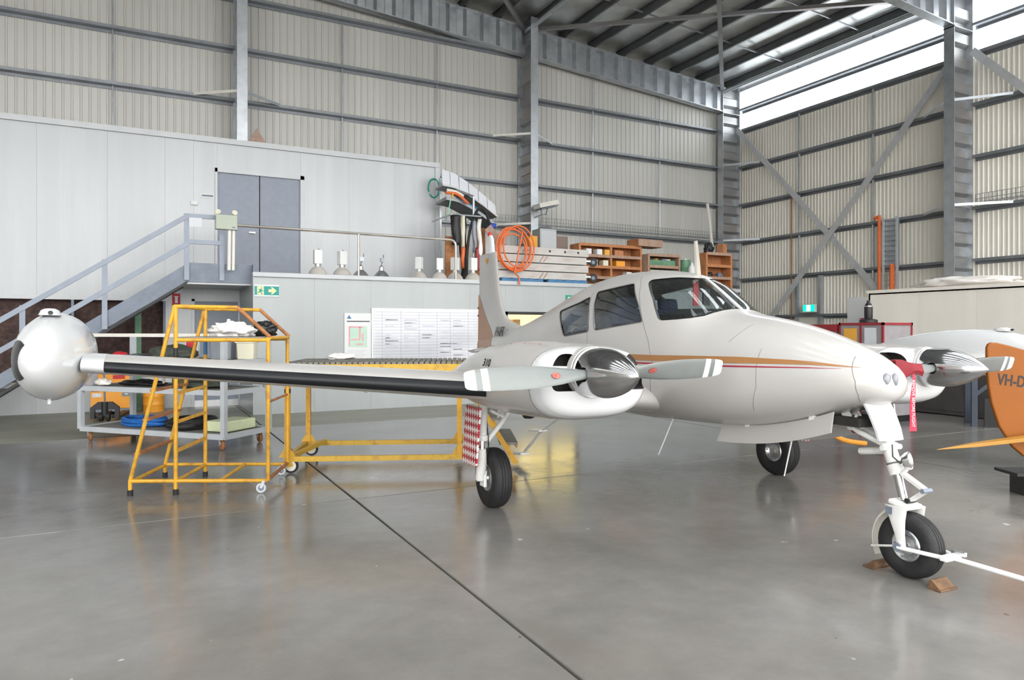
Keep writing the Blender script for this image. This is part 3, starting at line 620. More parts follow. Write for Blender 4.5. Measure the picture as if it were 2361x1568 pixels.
# roof antenna, nose lights
b = MB(); b.loft([[Vector((x + cx, cy, z)) for cx, cy in ((.05 * k, 0), (0, .009 * k), (-.05 * k, 0), (0, -.009 * k))] for x, z, k in ((.74, 2.2, 1), (.72, 2.42, .75), (.70, 2.58, .55))]); b.build('blade_antenna', 'guard_cream', AP)
for y, w in ((-.085, .034), (-.028, .024)):
    b = MB(); x = 2.868 if y < -.05 else 2.887; b.lathe([(0, .012), (.5, .011), (.85, .006), (1, -.01)], (0, 0, 0), (1, 0, 0), 20)
    b.v = [(x + v[0], y + v[1] * w, 1.352 + v[2] * .05) for v in b.v]; o = b.build('nose_lamp', mat('lamp_reflector', (.22, .23, .25), .3, .2), AP, 'all', label='clear oval nose light')
# --- wings
def airfoil(n=22, t=.15, m=.02, p=.35):
    """loop of (chord fraction, height fraction): trailing edge, over the top, nose, underside"""
    up, lo = [], []
    for k in range(n + 1):
        x = .5 * (1 - cos(pi * k / n)); y = 5 * t * (.2969 * sqrt(x) - .126 * x - .3516 * x * x + .2843 * x ** 3 - .1036 * x ** 4); c = m / p / p * (2 * p * x - x * x) if x < p else m / (1 - p) ** 2 * (1 - 2 * p + 2 * p * x - x * x)
        up.append((x, c + y)); lo.append((x, c - y))
    return up[::-1] + lo[1:-1]
WY = [.35, .6, 1.2, 1.8, 2.3, 3.2, 4.2, 5.15]
def wing_sec(y):
    q = (y - .5) / 4.6; le = .86 - .26 * q; te = -.88 + .26 * q; return le, te, 1.176 + .0767 * (y - 2.29), .178 - .06 * q
def wing_ring(y, s, off=0., lo=0., hi=1.):
    le, te, z, t = wing_sec(y); c = le - te; R = []
    A = airfoil(26, t)
    for x, h in A:
        R.append(Vector((le - c * x, s * y, z + c * (h - .035 * x))))
    return R
for s in (-1, 1):
    MB().loft([wing_ring(y, s) for y in WY]).build('wing', 'plane_white', AP, True, angle=50)
    A = airfoil(26, .15); ks = [k for k in range(len(A)) if A[k][0] < .045]
    for y0, y1 in ((2.2, 5.08),):
        R = []
        for y in xs(y0, y1, 16):
            r = wing_ring(y, s); le, te, z, t = wing_sec(y); cc = Vector((le - .1, s * y, z)); R.append([r[k] + (r[k] - cc).normalized() * .003 for k in ks])
        MB().loft(R, False, False).build('deice_boot', 'boot_black', AP, 'all', label='black rubber leading edge boot')
    # aileron gap and underside brackets
    for y in (3.0, 3.9, 4.7):
        le, te, z, t = wing_sec(y); MB().box((te + .35, s * y, z - .11), (.16, .02, .07)).build('hinge_bracket', 'guard_cream', AP, bevel=.008)
    # tip tank
    cy, cz = 5.405, 1.425; prof = [(1.06, .0), (1.055, .03), (1.03, .07), (.97, .125), (.88, .178), (.74, .23), (.55, .278), (.3, .31), (.05, .32), (-.3, .31), (-.7, .272), (-1.1, .20), (-1.45, .11), (-1.7, .03), (-1.74, .002)]
    def tank_pt(x, r, a, o=0): return Vector((x, s * (cy + (r * .71 + o) * cos(a)), cz + (r + o) * sin(a) + .03 * (1 - ((x - .1) / 1.8) ** 2)))
    b = MB(); b.loft([[tank_pt(x, max(r, .002), 2 * pi * i / 40) for i in range(40)] for x, r in prof]); b.build('tip_tank', 'cowl_white', AP, 'all', label='white rounded wing tip fuel tank')
    pf = sorted(prof); rr = lambda x: lin(pf, x)
    b = MB(); b.loft([[tank_pt(x, rr(x), a, .003) for x in xs(.96 - .40 * cos(a / .9 * pi / 2), .965, 9)] for a in xs(-.9, .9, 19)], False, False); b.build('landing_light_lens', mat('lens_dark', (.025, .028, .025), .3, 0, .6, 14., spec=.15), AP, 'all', label='dark glazed landing light in the tank side')
    b = MB(); b.lathe([(.0, .05), (.03, .048), (.055, .034), (.068, 0)], (0, 0, 0), n=20); b.v = [(.42 + v[0] * 1.9, s * cy + v[1], cz + .335 - .012 + v[2]) for v in b.v]; o = b.build('filler_fairing', 'cowl_white', AP, 'all')
    MB().cyl((.53, s * (cy - .02), cz + .34), (.56, s * (cy - .02), cz + .34), .014, 10).build('filler_vent', 'black', AP)
    MB().cyl((.4, s * cy, cz - .295), (.4, s * cy, cz - .24), .012, 8).build('drain_cock', 'cowl_white', AP, True)
    R = [[v + Vector((0, 0, 0)) for v in wing_ring(y, s)] for y in (5.06, 5.2)]; R = [[Vector((le_.x + (.006 if k else .004), le_.y, le_.z)) for le_ in r] for k, r in enumerate(R)]; cmid = [Vector((0, s * 5.1, wing_sec(5.1)[2]))] * 2
    R = [[c + (v - c) * 1.03 + Vector((0, v.y - c.y, 0)) * 0 for v in r] for r, c in zip(R, [Vector((0, r[0].y, wing_sec(5.1)[2])) for r in R])]; MB().loft(R).build('tank_collar', 'cowl_white', AP, True)
# --- engine nacelles
NAC = [(1.80, 1.47, 1.13, .35), (1.785, 1.508, 1.085, .41), (1.75, 1.538, 1.05, .45), (1.68, 1.557, 1.022, .472), (1.55, 1.57, 1.0, .485), (1.36, 1.582, .985, .49), (.9, 1.592, .965, .475), (.4, 1.56, .955, .44), (0, 1.48, .965, .39), (-.5, 1.34, 1.0, .30), (-1., 1.22, 1.05, .20), (-1.5, 1.13, 1.08, .08)]
NY = 1.795
def nac(x):
    p = sorted(NAC); return [lin([(q[0], q[j]) for q in p], x) for j in (1, 2, 3)]
def nac_ring(x, s, n=48, k=0.):
    zt, zb, w = nac(x); zc = (zt + zb) / 2 + .02; R = []
    for i in range(n):
        t = 2 * pi * i / n; c, q = cos(t), sin(t); R.append(Vector((x, s * NY + (w - k) * spow(c, 3.0), zc + ((zt - zc) if q >= 0 else (zc - zb)) * (1 - k) * spow(q, 2.7))))
    return R
def nac_y(x, z):
    zt, zb, w = nac(x); zc = (zt + zb) / 2 + .02; q = (z - zc) / (zt - zc) if z > zc else (zc - z) / (zc - zb); return w * max(0, 1 - min(1, q) ** 2.7) ** (1 / 3.)
SX, SY, SZ = 1.975, 1.85, 1.375
blade_data = {}
def blade_ring(r, c, t, th, sgn):
    R = []
    for k in range(14):
        a = 2 * pi * k / 14; u = c / 2 * cos(a); h = t / 2 * sin(a) * (1 if abs(cos(a)) < .99 else 1)
        # chord runs mostly up and down, leaning by the pitch angle
        R.append(Vector((u * sin(th) * sgn + h * cos(th), r, u * cos(th) - h * sin(th) * sgn)))
    return R
def make_blade(sgn):
    key = [(.09, .075, .072, 60), (.16, .078, .066, 52), (.24, .10, .045, 42), (.36, .135, .030, 34), (.5, .158, .022, 28), (.66, .168, .017, 24), (.8, .162, .014, 21), (.892, .155, .012, 20), (.893, .155, .012, 20), (.942, .148, .0115, 19), (.943, .148, .0115, 19), (.985, .140, .011, 18), (.986, .140, .011, 18), (1.03, .128, .010, 18), (1.055, .112, .008, 18), (1.065, .085, .005, 18)]
    b = MB(); rings = [blade_ring(r, c, t, radians(a), sgn) for r, c, t, a in key]; n = 14
    b.v = [tuple(v) for R in rings for v in R]
    for k in range(len(rings) - 1):
        rm = (key[k][0] + key[k + 1][0]) / 2; mi = 1 if (.8926 < rm < .9425 or rm > .9855) else 0
        for i in range(n): b.f.append((k * n + i, k * n + (i + 1) % n, (k + 1) * n + (i + 1) % n, (k + 1) * n + i)); b.mi.append(mi)
    b.f.append(tuple(range(n))); b.mi.append(0); b.f.append(tuple((len(rings) - 1) * n + i for i in range(n))); b.mi.append(1); return b
for s in (-1, 1):
    nb = MB(); nb.loft([nac_ring(x, s) for x in xs(1.64, -1.5, 34)]); nb.build('engine_nacelle', 'plane_white', AP, True, angle=50)
    c0 = MB(); c0.loft([nac_ring(x, s, 64) for x in (1.80, 1.793, 1.785, 1.768, 1.75, 1.725, 1.70, 1.68, 1.66, 1.64, 1.62)]); cm = c0.mesh('cowl'); cm.materials.append(MATS['cowl_white'])
    for dy in (s * .245, -s * .335):
        w_, h_ = .27, .27; ps = round_poly([(-w_ / 2, -h_ / 2), (w_ / 2, -h_ / 2), (w_ / 2, h_ * .2), (w_ * .2, h_ / 2), (-w_ * .2, h_ / 2), (-w_ / 2, h_ * .2)], .055)
        k = MB(); k.prism(ps, (.6, 0, 0), lambda y, z: Vector((1.645, s * NY + dy + y, 1.375 + z))); kc = k.mesh('cutter'); kc.materials.append(MATS['dark_void']); cm = boolean(cm, kc)
    link('engine_cowl', cm, AP, True, angle=45, label='bright white engine cowling with two air intakes')
    for dy in (s * .245, -s * .335):
        MB().tube([(1.76, s * NY + dy - .12, 1.41), (1.76, s * NY + dy + .12, 1.405)], .012, 8).build('intake_bar', 'cowl_white', AP, True)
    MB().lathe([(.0, 0), (.184, 0), (.19, -.006), (.193, -.06)], (1.823, s * SY, SZ), (1, 0, 0), 40).build('cowl_nose_ring', 'plane_white', AP, True)
    # chin seam and fasteners
    P = [Vector((1.80, s * NY + .03, 1.16 - .0))] ; 
    for x, z in ((1.55, 1.05), (1.45, 1.05), (1.33, 1.57), (1.1, 1.57), (.9, 1.565), (.7, 1.56), (.5, 1.54)):
        y = nac_y(x, z); MB().lathe([(0, .002), (.009, .001), (.01, 0)], (x, -1 * abs(NY) - y if s < 0 else NY - y, z), (0, -1, .3), 8).build('fastener', 'seam', AP)
    seam = [v for v in nac_ring(1.622, s, 48, -.001)]; MB().tube(seam, .004, 5, closed=True).build('cowl_seam', 'seam', AP, True)
    # exhaust stub under the nacelle
    MB().tube([(.75, s * (NY - .05), .98), (.6, s * (NY - .05), .93), (.5, s * (NY - .05), .92)], .035, 12).build('exhaust_stub', 'black', AP, True)
    # spinner and propeller
    pr = bpy.data.objects.new('propeller', None); C.objects.link(pr); pr.parent = AP; pr.location = (SX, s * SY, SZ); pr.rotation_euler = (radians(1.7), 0, 0)
    L = .41; sp = [(.176, -.133), (.18, -.07), (.178, 0)] + [(.178 * max(0, 1 - (k / 18) ** 1.75) ** .82, L * k / 18) for k in range(1, 18)] + [(.004, L), (.0005, L + .002)]
    sb = MB(); sb.lathe(sp, (0, 0, 0), (1, 0, 0), 56, cap=True); sm = sb.mesh('spinner'); sm.materials.append(MATS['spinner_chrome'])
    for q in (-1, 1):
        k = MB(); k.lathe([(.052, .06), (.052, .25)], (.0, 0, 0), (0, q, 0), 24, cap=True); kc = k.mesh('cutter'); kc.materials.append(MATS['black']); sm = boolean(sm, kc)
    link('spinner', sm, pr, True, angle=30, label='polished chrome spinner')
    MB().lathe([(0.0, 0), (.183, 0), (.186, -.008), (.183, -.016), (.0, -.016)], (-.133, 0, 0), (1, 0, 0), 48).build('backplate', 'alu', pr, True)
    for q in (-1, 1):
        bl = make_blade(q); bl.v = [(v[0], q * v[1], v[2]) for v in bl.v]; o = bl.build('blade', ['blade_grey', 'sign_white'], pr, True, label='grey propeller blade with two white tip bands')
        rr_ = .40; b = MB(); b.lathe([(0, .004), (.030, .004), (.031, 0)], (0, 0, 0), (1, 0, 0), 18); b.v = [(.020 + v[0] + v[2] * .0, q * (rr_ + v[1] * 1.1), v[2] * .62 + .005) for v in b.v]
        b.v = [(v[0] + (v[2]) * math.tan(radians(32)) * q, v[1], v[2]) for v in b.v]; b.build('maker_badge', mat('badge_red', (.45, .08, .06), .5, .2, .4, 60., dirt=(.6, .55, .5), dscale=45.), o if False else pr)
# --- fin, rudder, tail
FIN = [(1.42, -2.5, .34), (1.62, -2.75, .27), (1.72, -2.95, .21), (1.78, -3.3, .165), (1.85, -3.62, .125), (1.95, -3.80, .095), (2.1, -3.92, .09), (2.3, -4.0, .085), (2.6, -4.08, .075), (2.96, -4.16, .065)]
def fin_ring(z, le, te, t, n=12):
    A = airfoil(n, t / (le - te), 0.0001, .4); c = le - te; return [Vector((le - c * x, c * h, z)) for x, h in A]
MB().loft([fin_ring(z, le, -4.87, t) for z, le, t in FIN]).build('fin', 'plane_white', AP, True, angle=50)
MB().loft([fin_ring(z, a, c, t) for z, a, c, t in ((2.95, -4.25, -4.60, .07), (3.02, -4.27, -4.6, .07), (3.18, -4.30, -4.58, .06), (3.25, -4.36, -4.54, .045))]).build('fin_cap', 'white_paint', AP, True, angle=50)
MB().lathe([(.03, 0), (.036, .03), (.026, .06), (.004, .075)], (-4.44, 0, 3.24), (0, 0, 1), 16).build('red_beacon', 'red', AP, True)
MB().lathe([(.005, 0), (.03, .03), (.036, .1), (.03, .18), (.004, .27)], (-4.83, 0, 2.96), (0, 0, 1), 14).build('rudder_horn', 'white_paint', AP, True)
def fin_y(x, z):
    p = [(q[0], q[1]) for q in FIN]; le = lin(p, z); t = lin([(q[0], q[2]) for q in FIN], z); c = le + 4.87; u = (le - x) / c
    if u <= 0 or u >= 1: return 0
    tt = t / c; return c * 5 * tt * (.2969 * sqrt(u) - .126 * u - .3516 * u * u + .2843 * u ** 3 - .1036 * u ** 4)
fp = [(-4.865, 1.42), (-4.865, 2.30), (-4.74, 2.18), (-4.51, 1.94), (-4.0, 1.58), (-3.85, 1.44)]
for s in (-1, 1):
    b = MB(); R = []
    for z in xs(1.45, 2.28, 18):
        xe = lin([(q[1], q[0]) for q in fp[1:]], z); R.append([Vector((x, s * (fin_y(x, z) + .004), z)) for x in xs(-4.862, max(xe, -4.86), 10)])
    b.loft(R, False, False); b.build('brown_panel', 'brown_fin', AP, 'all', label='brown painted lower rudder')
for s in (-1, 1):
    MB().loft([[on_skin(x, z, s, .004) for x in xs(-4.84, lin([(1.3, -3.72), (1.44, -3.85), (1.6, -4.02)], z), 12)] for z in xs(1.34, 1.6, 8)], False, False).build('brown_panel', 'brown_fin', AP, 'all')
MB().prism([(-4.53, 2.88), (-4.41, 2.88), (-4.47, 2.78)], (0, -.004, 0), lambda x, z: Vector((x, -.045, z))).build('yellow_mark', 'card_yellow', AP)
b = MB(); b.cyl((-4.88, 0, 1.35), (-4.88, 0, 2.3), .012, 8); b.build('rudder_edge', 'stripe_brown', AP, True)
for z in (1.95, 2.08): MB().box((-4.885, 0, z), (.03, .03, .03)).build('hinge', 'black', AP)
b = MB(); b.loft([fin_ring(0, .25, -.35, .09), [v * .55 + Vector((-.1, 0, .3)) for v in fin_ring(0, .25, -.35, .09)]]); o = b.build('tailplane_stub', 'plane_white', AP, True, loc=(-4.35, 0, 1.42), rot=(pi / 2 + .2, 0, 0))
tm = text_mesh('VH-RFK', .17, .001, True, .95); tm.materials.clear(); tm.materials.append(MATS['ink'])
for s in (-1,):
    t2 = tm.copy()
    for v in t2.vertices:
        x, z = -3.62 + v.co.x * .95, 1.675 + v.co.y * 1.2; ys = lambda a, c: max(fus_y(a, c), fin_y(a, c)); ya, yb, yc = ys(-3.95, 1.57), ys(-3.3, 1.57), ys(-3.95, 1.78); y = ya + (x + 3.95) / .65 * (yb - ya) + (z - 1.57) / .21 * (yc - ya); v.co = Vector((x, s * (y + .012 + (0.002 if v.co.z > 0 else 0)), z))
    link('registration', t2, AP, label='black letters VH-RFK')
tm = text_mesh('310', .085, .001, True); tm.materials.clear(); tm.materials.append(MATS['ink'])
for v in tm.vertices:
    x, z = .78 + v.co.x * 1.5, 1.405 + v.co.y; v.co = Vector((x, -(NY + nac_y(x, z) + .004), z))
link('model_number', tm, AP)
# --- undercarriage
def tyre(parent, R, w, hub_r, name='wheel', n=36):
    e = bpy.data.objects.new(name, None); C.objects.link(e); e.parent = parent
    P = []
    for k in range(17):
        a = -pi * .5 - .35 + (pi + .7) * k / 16 - 0
    prof = [(hub_r, -w * .34), (hub_r + .012, -w * .42), (hub_r + (R - hub_r) * .35, -w * .5), (hub_r + (R - hub_r) * .65, -w * .49), (R * .93, -w * .42), (R * .985, -w * .28), (R, -w * .17), (R - .005, -w * .155), (R - .005, -w * .14), (R + .001, -w * .125), (R + .001, -w * .02), (R - .004, -w * .012), (R - .004, w * .012), (R + .001, w * .02), (R + .001, w * .125), (R - .005, w * .14), (R - .005, w * .155), (R, w * .17), (R * .985, w * .28), (R * .93, w * .42), (hub_r + (R - hub_r) * .65, w * .49), (hub_r + (R - hub_r) * .35, w * .5), (hub_r + .012, w * .42), (hub_r, w * .34)]
    MB().lathe(prof, (0, 0, 0), (0, 1, 0), n).build('tyre', 'tyre', e, True, angle=50)
    for s in (-1, 1):
        MB().lathe([(hub_r + .004, s * w * .36), (hub_r - .006, s * w * .40), (hub_r - .02, s * w * .36), (hub_r * .62, s * w * .22), (hub_r * .58, s * w * .30), (hub_r * .3, s * w * .34), (hub_r * .26, s * w * .42), (.002, s * w * .42)], (0, 0, 0), (0, 1, 0), 28).build('wheel_hub', 'alu', e, True)
        for k in range(10):
            a = 2 * pi * k / 10; p = Vector((hub_r * .8 * cos(a), s * w * .3, hub_r * .8 * sin(a))); MB().cyl(p, p + Vector((0, s * .012, 0)), .008, 6).build('wheel_bolt', 'steel_slate', e)
    return e
for s in (-1, 1):
    dz = .019 * s                                # the oleo on the left sits lower
    wl_ = tyre(AP, .285, .19, .125); wl_.location = (-.02, s * 1.83, .285 + dz)
    b = MB(); b.tube([(.06, s * 1.98, 1.02), (.05, s * 1.985, .66)], .048, 16); b.build('oleo_leg', 'gear_white', AP, True)
    MB().tube([(.05, s * 1.985, .68), (.045, s * 1.985, .52)], .03, 14).build('oleo_piston', 'chrome', AP, True)
    MB().lathe([(.05, 0), (.062, .0), (.062, .05), (.05, .05)], (.05, s * 1.985, .64), (0, 0, 1), 16, True).build('collar', 'gear_white', AP, True)
    MB().tube([(.045, s * 1.985, .56), (.03, s * 1.975, .42), (-.01, s * 1.965, .30), (-.02, s * 1.96, .285 + dz)], [.045, .05, .05, .055], 14).build('axle_fork', 'gear_white', AP, True)
    MB().cyl((-.02, s * 2.0, .285 + dz), (-.02, s * 1.8, .285 + dz), .03, 12).build('axle', 'gear_white', AP, True)
    MB().box((-.02, s * 1.935, .285 + dz), (.12, .03, .16)).build('brake_caliper', 'white_paint', AP, bevel=.01)
    MB().tube([(.05, s * 1.94, .62), (.0, s * 1.75, .80), (-.05, s * 1.58, 1.0)], .026, 10).build('side_brace', 'gear_white', AP, True)
    MB().tube([(.05, s * 1.9, .92), (.0, s * 1.72, .84)], .018, 8).build('lock_link', 'gear_white', AP, True); MB().tube([(-.03, s * 1.78, .84), (.02, s * 1.80, 1.02)], .014, 8).build('lock_link', 'gear_white', AP, True)
    for z0, x1 in ((.66, .17), (.5, .17)): MB().bar((.05, s * 1.985, z0), (-.08, s * 1.985, .58), .05, .02).build('torque_link', 'gear_white', AP)
    MB().tube([(.07, s * 1.95, .9), (.09, s * 1.93, .6), (.04, s * 1.93, .45), (-.01, s * 1.93, .36)], .007, 6).build('brake_hose', 'black', AP, True)
    b = MB(); b.bb((-.15, s * 2.095 - .008, .42), (.20, s * 2.095 + .008, .97)); o = b.build('gear_door', ['check'], AP, label='red and white checked wheel door'); 
    # shear the door a little to follow the leg
    for v in o.data.vertices: v.co.x += (v.co.z - .7) * .16 + .04
    for z in (.55, .85): MB().bar((.05, s * 2.0, z), (.05, s * 2.09, z), .02, .03).build('door_bracket', 'gear_white', AP)
# nose leg
ax, az = 2.99, .2225
nw = tyre(AP, .222, .15, .105, 'nose_wheel'); nw.location = (ax, 0, az)
top = Vector((2.68, 0, 1.2)); mid = Vector((2.885, 0, .70)); low = Vector((2.935, 0, .52))
MB().tube([top, Vector((2.82, 0, .86)), mid], [.045, .047, .047], 20).build('nose_leg', 'gear_white', AP, True)
for t in (.0, .6): p = Vector((2.815, 0, .87)).lerp(mid, t); MB().tube([p, p + (mid - top).normalized() * .012], .050, 20).build('strut_ring', 'gear_white' if t < .1 else 'seam', AP, True)
MB().tube([mid - (mid - top).normalized() * .06, mid + (mid - top).normalized() * .012], .056, 20).build('strut_collar', 'gear_white', AP, True)
MB().tube([mid, low], .031, 18).build('nose_piston', 'chrome', AP, True)
b = MB(); b.box((2.945, 0, .495), (.15, .17, .035), Matrix.Rotation(.2, 3, 'Y')); b.build('fork_crown', 'gear_white', AP, bevel=.012)
for s in (-1, 1):
    b = MB(); R = []
    for x, z, w in ((2.945, .485, .085), (2.955, .40, .062), (2.975, .30, .04), (ax, az, .034)): R.append([Vector((x + w * cos(t), s * .096 + .010 * sin(t), z + 0)) for t in xs(0, 2 * pi * 11 / 12, 12)])
    b.loft(R); b.build('fork_leg', 'gear_white', AP, True)
    MB().cyl((ax, s * .09, az), (ax, s * .125, az), .028, 16).build('axle_nut', 'gear_white', AP, True)
MB().bar((2.93, 0, .70), (3.10, 0, .615), .05, .022).build('scissor_link', 'gear_white', AP); MB().bar((3.10, 0, .615), (2.975, 0, .515), .05, .022).build('scissor_link', 'gear_white', AP)
MB().cyl((3.10, -.045, .615), (3.10, .045, .615), .016, 10).build('scissor_pin', 'steel_slate', AP, True); MB().cyl((2.985, -.04, .525), (2.985, .04, .525), .018, 10).build('scissor_pin', 'black', AP, True)
MB().tube([(2.93, -.02, .70), (2.965, -.02, .735), (2.965, -.02, .77)], .016, 8).build('lamp_arm', 'gear_white', AP, True)
MB().lathe([(.0, -.05), (.03, -.045), (.055, -.015), (.062, .0), (.062, .012), (.055, .012)], (2.98, -.02, .80), (.6, .8, .12), 24).build('taxi_lamp', 'chrome', AP, True, label='round chrome taxi lamp on the nose leg')
MB().lathe([(.055, .008), (.03, .02), (.001, .023)], (2.98, -.02, .80), (.6, .8, .12), 24).build('lamp_lens', 'lamp_lens', AP, True)
MB().tube([(2.88, -.05, .9), (2.90, -.07, .82), (2.95, -.06, .78), (2.97, -.03, .79)], .005, 6).build('lamp_wire', 'black', AP, True)
# doors, drag brace
b = MB(); R = []
for z, x, w in ((1.175, 2.745, .135), (1.10, 2.79, .135), (1.0, 2.835, .13), (.92, 2.86, .125)): R.append([Vector((x - .02 * (y / w) ** 2, y, z)) for y in xs(-w, w, 9)] + [Vector((x - .02 * (y / w) ** 2 - .018, y, z)) for y in xs(w, -w, 9)])
b.loft(R); b.build('nose_gear_door', 'cowl_white', AP, True, angle=50, label='curved white door on the front of the nose leg')
for s, x0, x1 in ((-1, 1.32, 2.5), (1, 1.9, 2.72)):
    b = MB(); n = 12; T = []
    for x in xs(x0, x1, n): zt, zb, w, zc, _, _ = fus(x); T.append((x, zb + .01))
    R = [[Vector((x, s * .175, z)), Vector((x, s * .187, z)), Vector((x - (.05 if k == 0 else 0), s * .215, z - .155)), Vector((x - (.05 if k == 0 else 0), s * .203, z - .155))] for k, (x, z) in enumerate(T)]
    b.loft(R); b.build('bay_door', 'plane_white', AP, label='long white nose wheel bay door hanging below the belly')
    for x in (x0 + .3, x1 - .2): MB().box((x, s * .175, fus(x)[1] + .012), (.05, .03, .05)).build('door_hinge', 'white_paint', AP)
for y in (-.06, .06): MB().tube([(2.845, y * .8, .88), (2.62, y, .955), (2.56, y, .985)], .02, 10).build('drag_brace', 'gear_white', AP, True)
MB().tube([(2.56, -.09, .985), (2.56, .09, .985)], .022, 10).build('brace_pin', 'gear_white', AP, True); MB().bar((2.56, -.05, .985), (2.48, -.05, 1.10), .02, .06).build('brace_plate', 'gear_white', AP); MB().bar((2.56, .05, .985), (2.48, .05, 1.10), .02, .06).build('brace_plate', 'gear_white', AP)
MB().tube([(2.60, -.06, 1.08), (2.57, -.06, 1.02), (2.60, -.04, .97)], .012, 8).build('retract_link', 'gear_white', AP, True); MB().cyl((2.52, 0, .95), (2.54, 0, .95), .02, 8).build('grease_cap', 'red_paint', AP, True)
MB().tube([(2.83, .02, .86), (2.80, .02, .845), (2.56, .03, .80)], [.03, .028, .026], 12).build('steering_damper', 'gear_white', AP, True); MB().tube([(2.83, -.09, .87), (2.83, .1, .87)], .02, 10).build('steering_arm', 'gear_white', AP, True)
# curved mudguard behind the nose wheel
b = MB(); R = []
for a in xs(radians(118), radians(208), 16):
    c = Vector((ax, 0, az)); R.append([c + Vector((cos(a) * r, y, sin(a) * r)) for r, y in ((.245, -.07), (.262, -.05), (.266, 0), (.262, .05), (.245, .07), (.25, .07), (.268, .05), (.272, 0), (.268, -.05), (.25, -.07))])
b.loft(R); b.build('mudguard', 'guard_cream', AP, True, angle=50)
for s in (-1, 1): MB().tube([(ax - .02, s * .115, az), (ax - .24, s * .085, az - .06)], .008, 8).build('guard_stay', 'gear_white', AP, True)
MB().box((2.90, -.09, .45), (.05, .04, .05)).build('guard_clip', 'steel_slate', AP)
# aerials, boarding step
for x, y, dx, z0, z1, r in ((.5, -.1, -.235, .82, .42, .009), (1.866, .1, -.11, .9, .46, .008)): MB().tube([(x, y, z0), (x + dx, y, z1)], [r, r * .6], 8).build('whip_aerial', 'white_paint', AP, True)
MB().cyl((1.45, -.05, .87), (1.45, -.05, .8), .03, 12).build('drain_pipe', 'alu', AP, True)
MB().tube([(-.6, -.58, .86), (-1.36, -.6, .50), (-1.84, -.6, .16)], .018, 10).build('boarding_step', 'white_paint', AP, True); MB().box((-2.0, -.6, .11), (.36, .14, .025), Matrix.Rotation(-.12, 3, 'Y')).build('step_tread', 'white_paint', AP, bevel=.006); MB().box((-1.5, -.6, .47), (.3, .12, .022), Matrix.Rotation(-.08, 3, 'Y')).build('step_tread', 'white_paint', AP, bevel=.006)
b = MB(); b.tube([(-.30, -.618, 1.51), (-.27, -.64, 1.51), (-.18, -.64, 1.52)], .011, 8); b.build('door_handle', 'alu', AP, True)

# ================================================ THINGS
def ap_world(x, y, z): return AP.matrix_basis @ Vector((x, y, z))
mat('chock_wood', (.12, .065, .035), .8, 0, .3, 14., dirt=(.26, .15, .06), dscale=9., damt=.6)
# --- tow bar, chocks, streamer, blade cover
t = thing('tow_bar', 'white steel tow bar clipped to the nose wheel axle', 'tow bar'); t.matrix_world = AP.matrix_basis.copy()
for s in (-1, 1): MB().tube([(2.99, s * .135, .222), (3.02, s * .135, .222), (3.27, s * .05, .215)], .014, 10).build('arm', 'white_paint', t, True); MB().lathe([(.018, 0), (.03, 0), (.03, .012), (.018, .012)], (2.99, s * .134, .222), (0, s, 0), 18, True).build('axle_eye', 'steel_slate', t, True)
MB().box((3.27, 0, .215), (.05, .16, .035)).build('yoke', 'white_paint', t, bevel=.006); MB().box((3.28, .07, .235), (.09, .03, .03)).build('latch', 'alu', t, bevel=.004)
MB().tube([(3.24, 0, .215), (4.6, .04, .20)], .016, 12).build('bar', 'white_paint', t, True); MB().tube([(4.6, -.22, .2), (4.6, .3, .2)], .015, 10).build('handle', 'white_paint', t, True)
for nm, x, yy, fl_, ang in (('wheel_chock', 3.185, -.02, -1, 0), ('wheel_chock', 2.785, -.02, 1, 0)):
    p = ap_world(x, yy, 0); o = thing('wheel_chock', 'brown wooden chock wedged in front of the nose wheel' if fl_ < 0 else 'brown wooden chock wedged behind the nose wheel', 'wheel chock', (p.x, p.y, 0), -1.61336, 'nose wheel chocks')
    b = MB(); b.prism([(0, 0), (.085 * -fl_, 0), (.075 * -fl_, .015), (.02 * -fl_, .062), (0, .055)], (0, .15, 0), lambda a, z: Vector((a, -.075, z))); b.build('wedge', 'chock_wood', o); MB().box((-.045 * fl_, 0, .008), (.09, .17, .012)).build('base_board', 'chock_wood', o)
p = ap_world(2.03, 1.36, 1.36); z1 = ap_world(2.03, 1.36, .83).z
t = thing('warning_streamer', 'red ribbon reading REMOVE BEFORE FLIGHT hanging from the far propeller', 'streamer', (p.x, p.y, 0), radians(-27.46))
b = MB(); zt = p.z - .01; zb = .80; R = []
for k, z in enumerate(xs(zt, zb, 12)): w = .012 + .020 * k / 11; dx = .005 * sin(k * .8) - .010 * k / 11; R.append([Vector((dx - w, 0, z)), Vector((dx + w, .004 * sin(k), z)), Vector((dx + w, .003 + .004 * sin(k), z)), Vector((dx - w, .003, z))])
b.loft(R); b.build('ribbon', mat('ribbon_red', (.58, .03, .07), .6, 0, .06), t)
MB().tube([(0, 0, zt), (.01, 0, zt + .05), (.0, 0.02, zt + .07)], .006, 6).build('loop', 'red', t, True)
text_part('REMOVE BEFORE FLIGHT', .038, 'sign_white', t, frame_matrix((-.008, -.008, (zt + zb) / 2 - .02), (0, 0, -1), (1, 0, 0)), .0008)
t = thing('blade_cover', 'dark red cloth cover draped over the far propeller blade', 'cover'); t.matrix_world = AP.matrix_basis.copy()
b = MB(); R = []
for y, zt_, zb_ in ((1.12, 1.42, 1.28), (1.2, 1.425, 1.275), (1.3, 1.40, 1.31), (1.38, 1.385, 1.335), (1.47, 1.385, 1.30)): y2 = y; R.append([Vector((2.035, y2, zb_)), Vector((2.055, y2, (zt_ + zb_) / 2)), Vector((2.03, y2, zt_ + .03)), Vector((1.97, y2, zt_ + .03)), Vector((1.95, y2, zb_)), Vector((1.975, y2, zt_ + .015)), Vector((2.02, y2, zt_ + .015)), Vector((2.045, y2, (zt_ + zb_) / 2))])
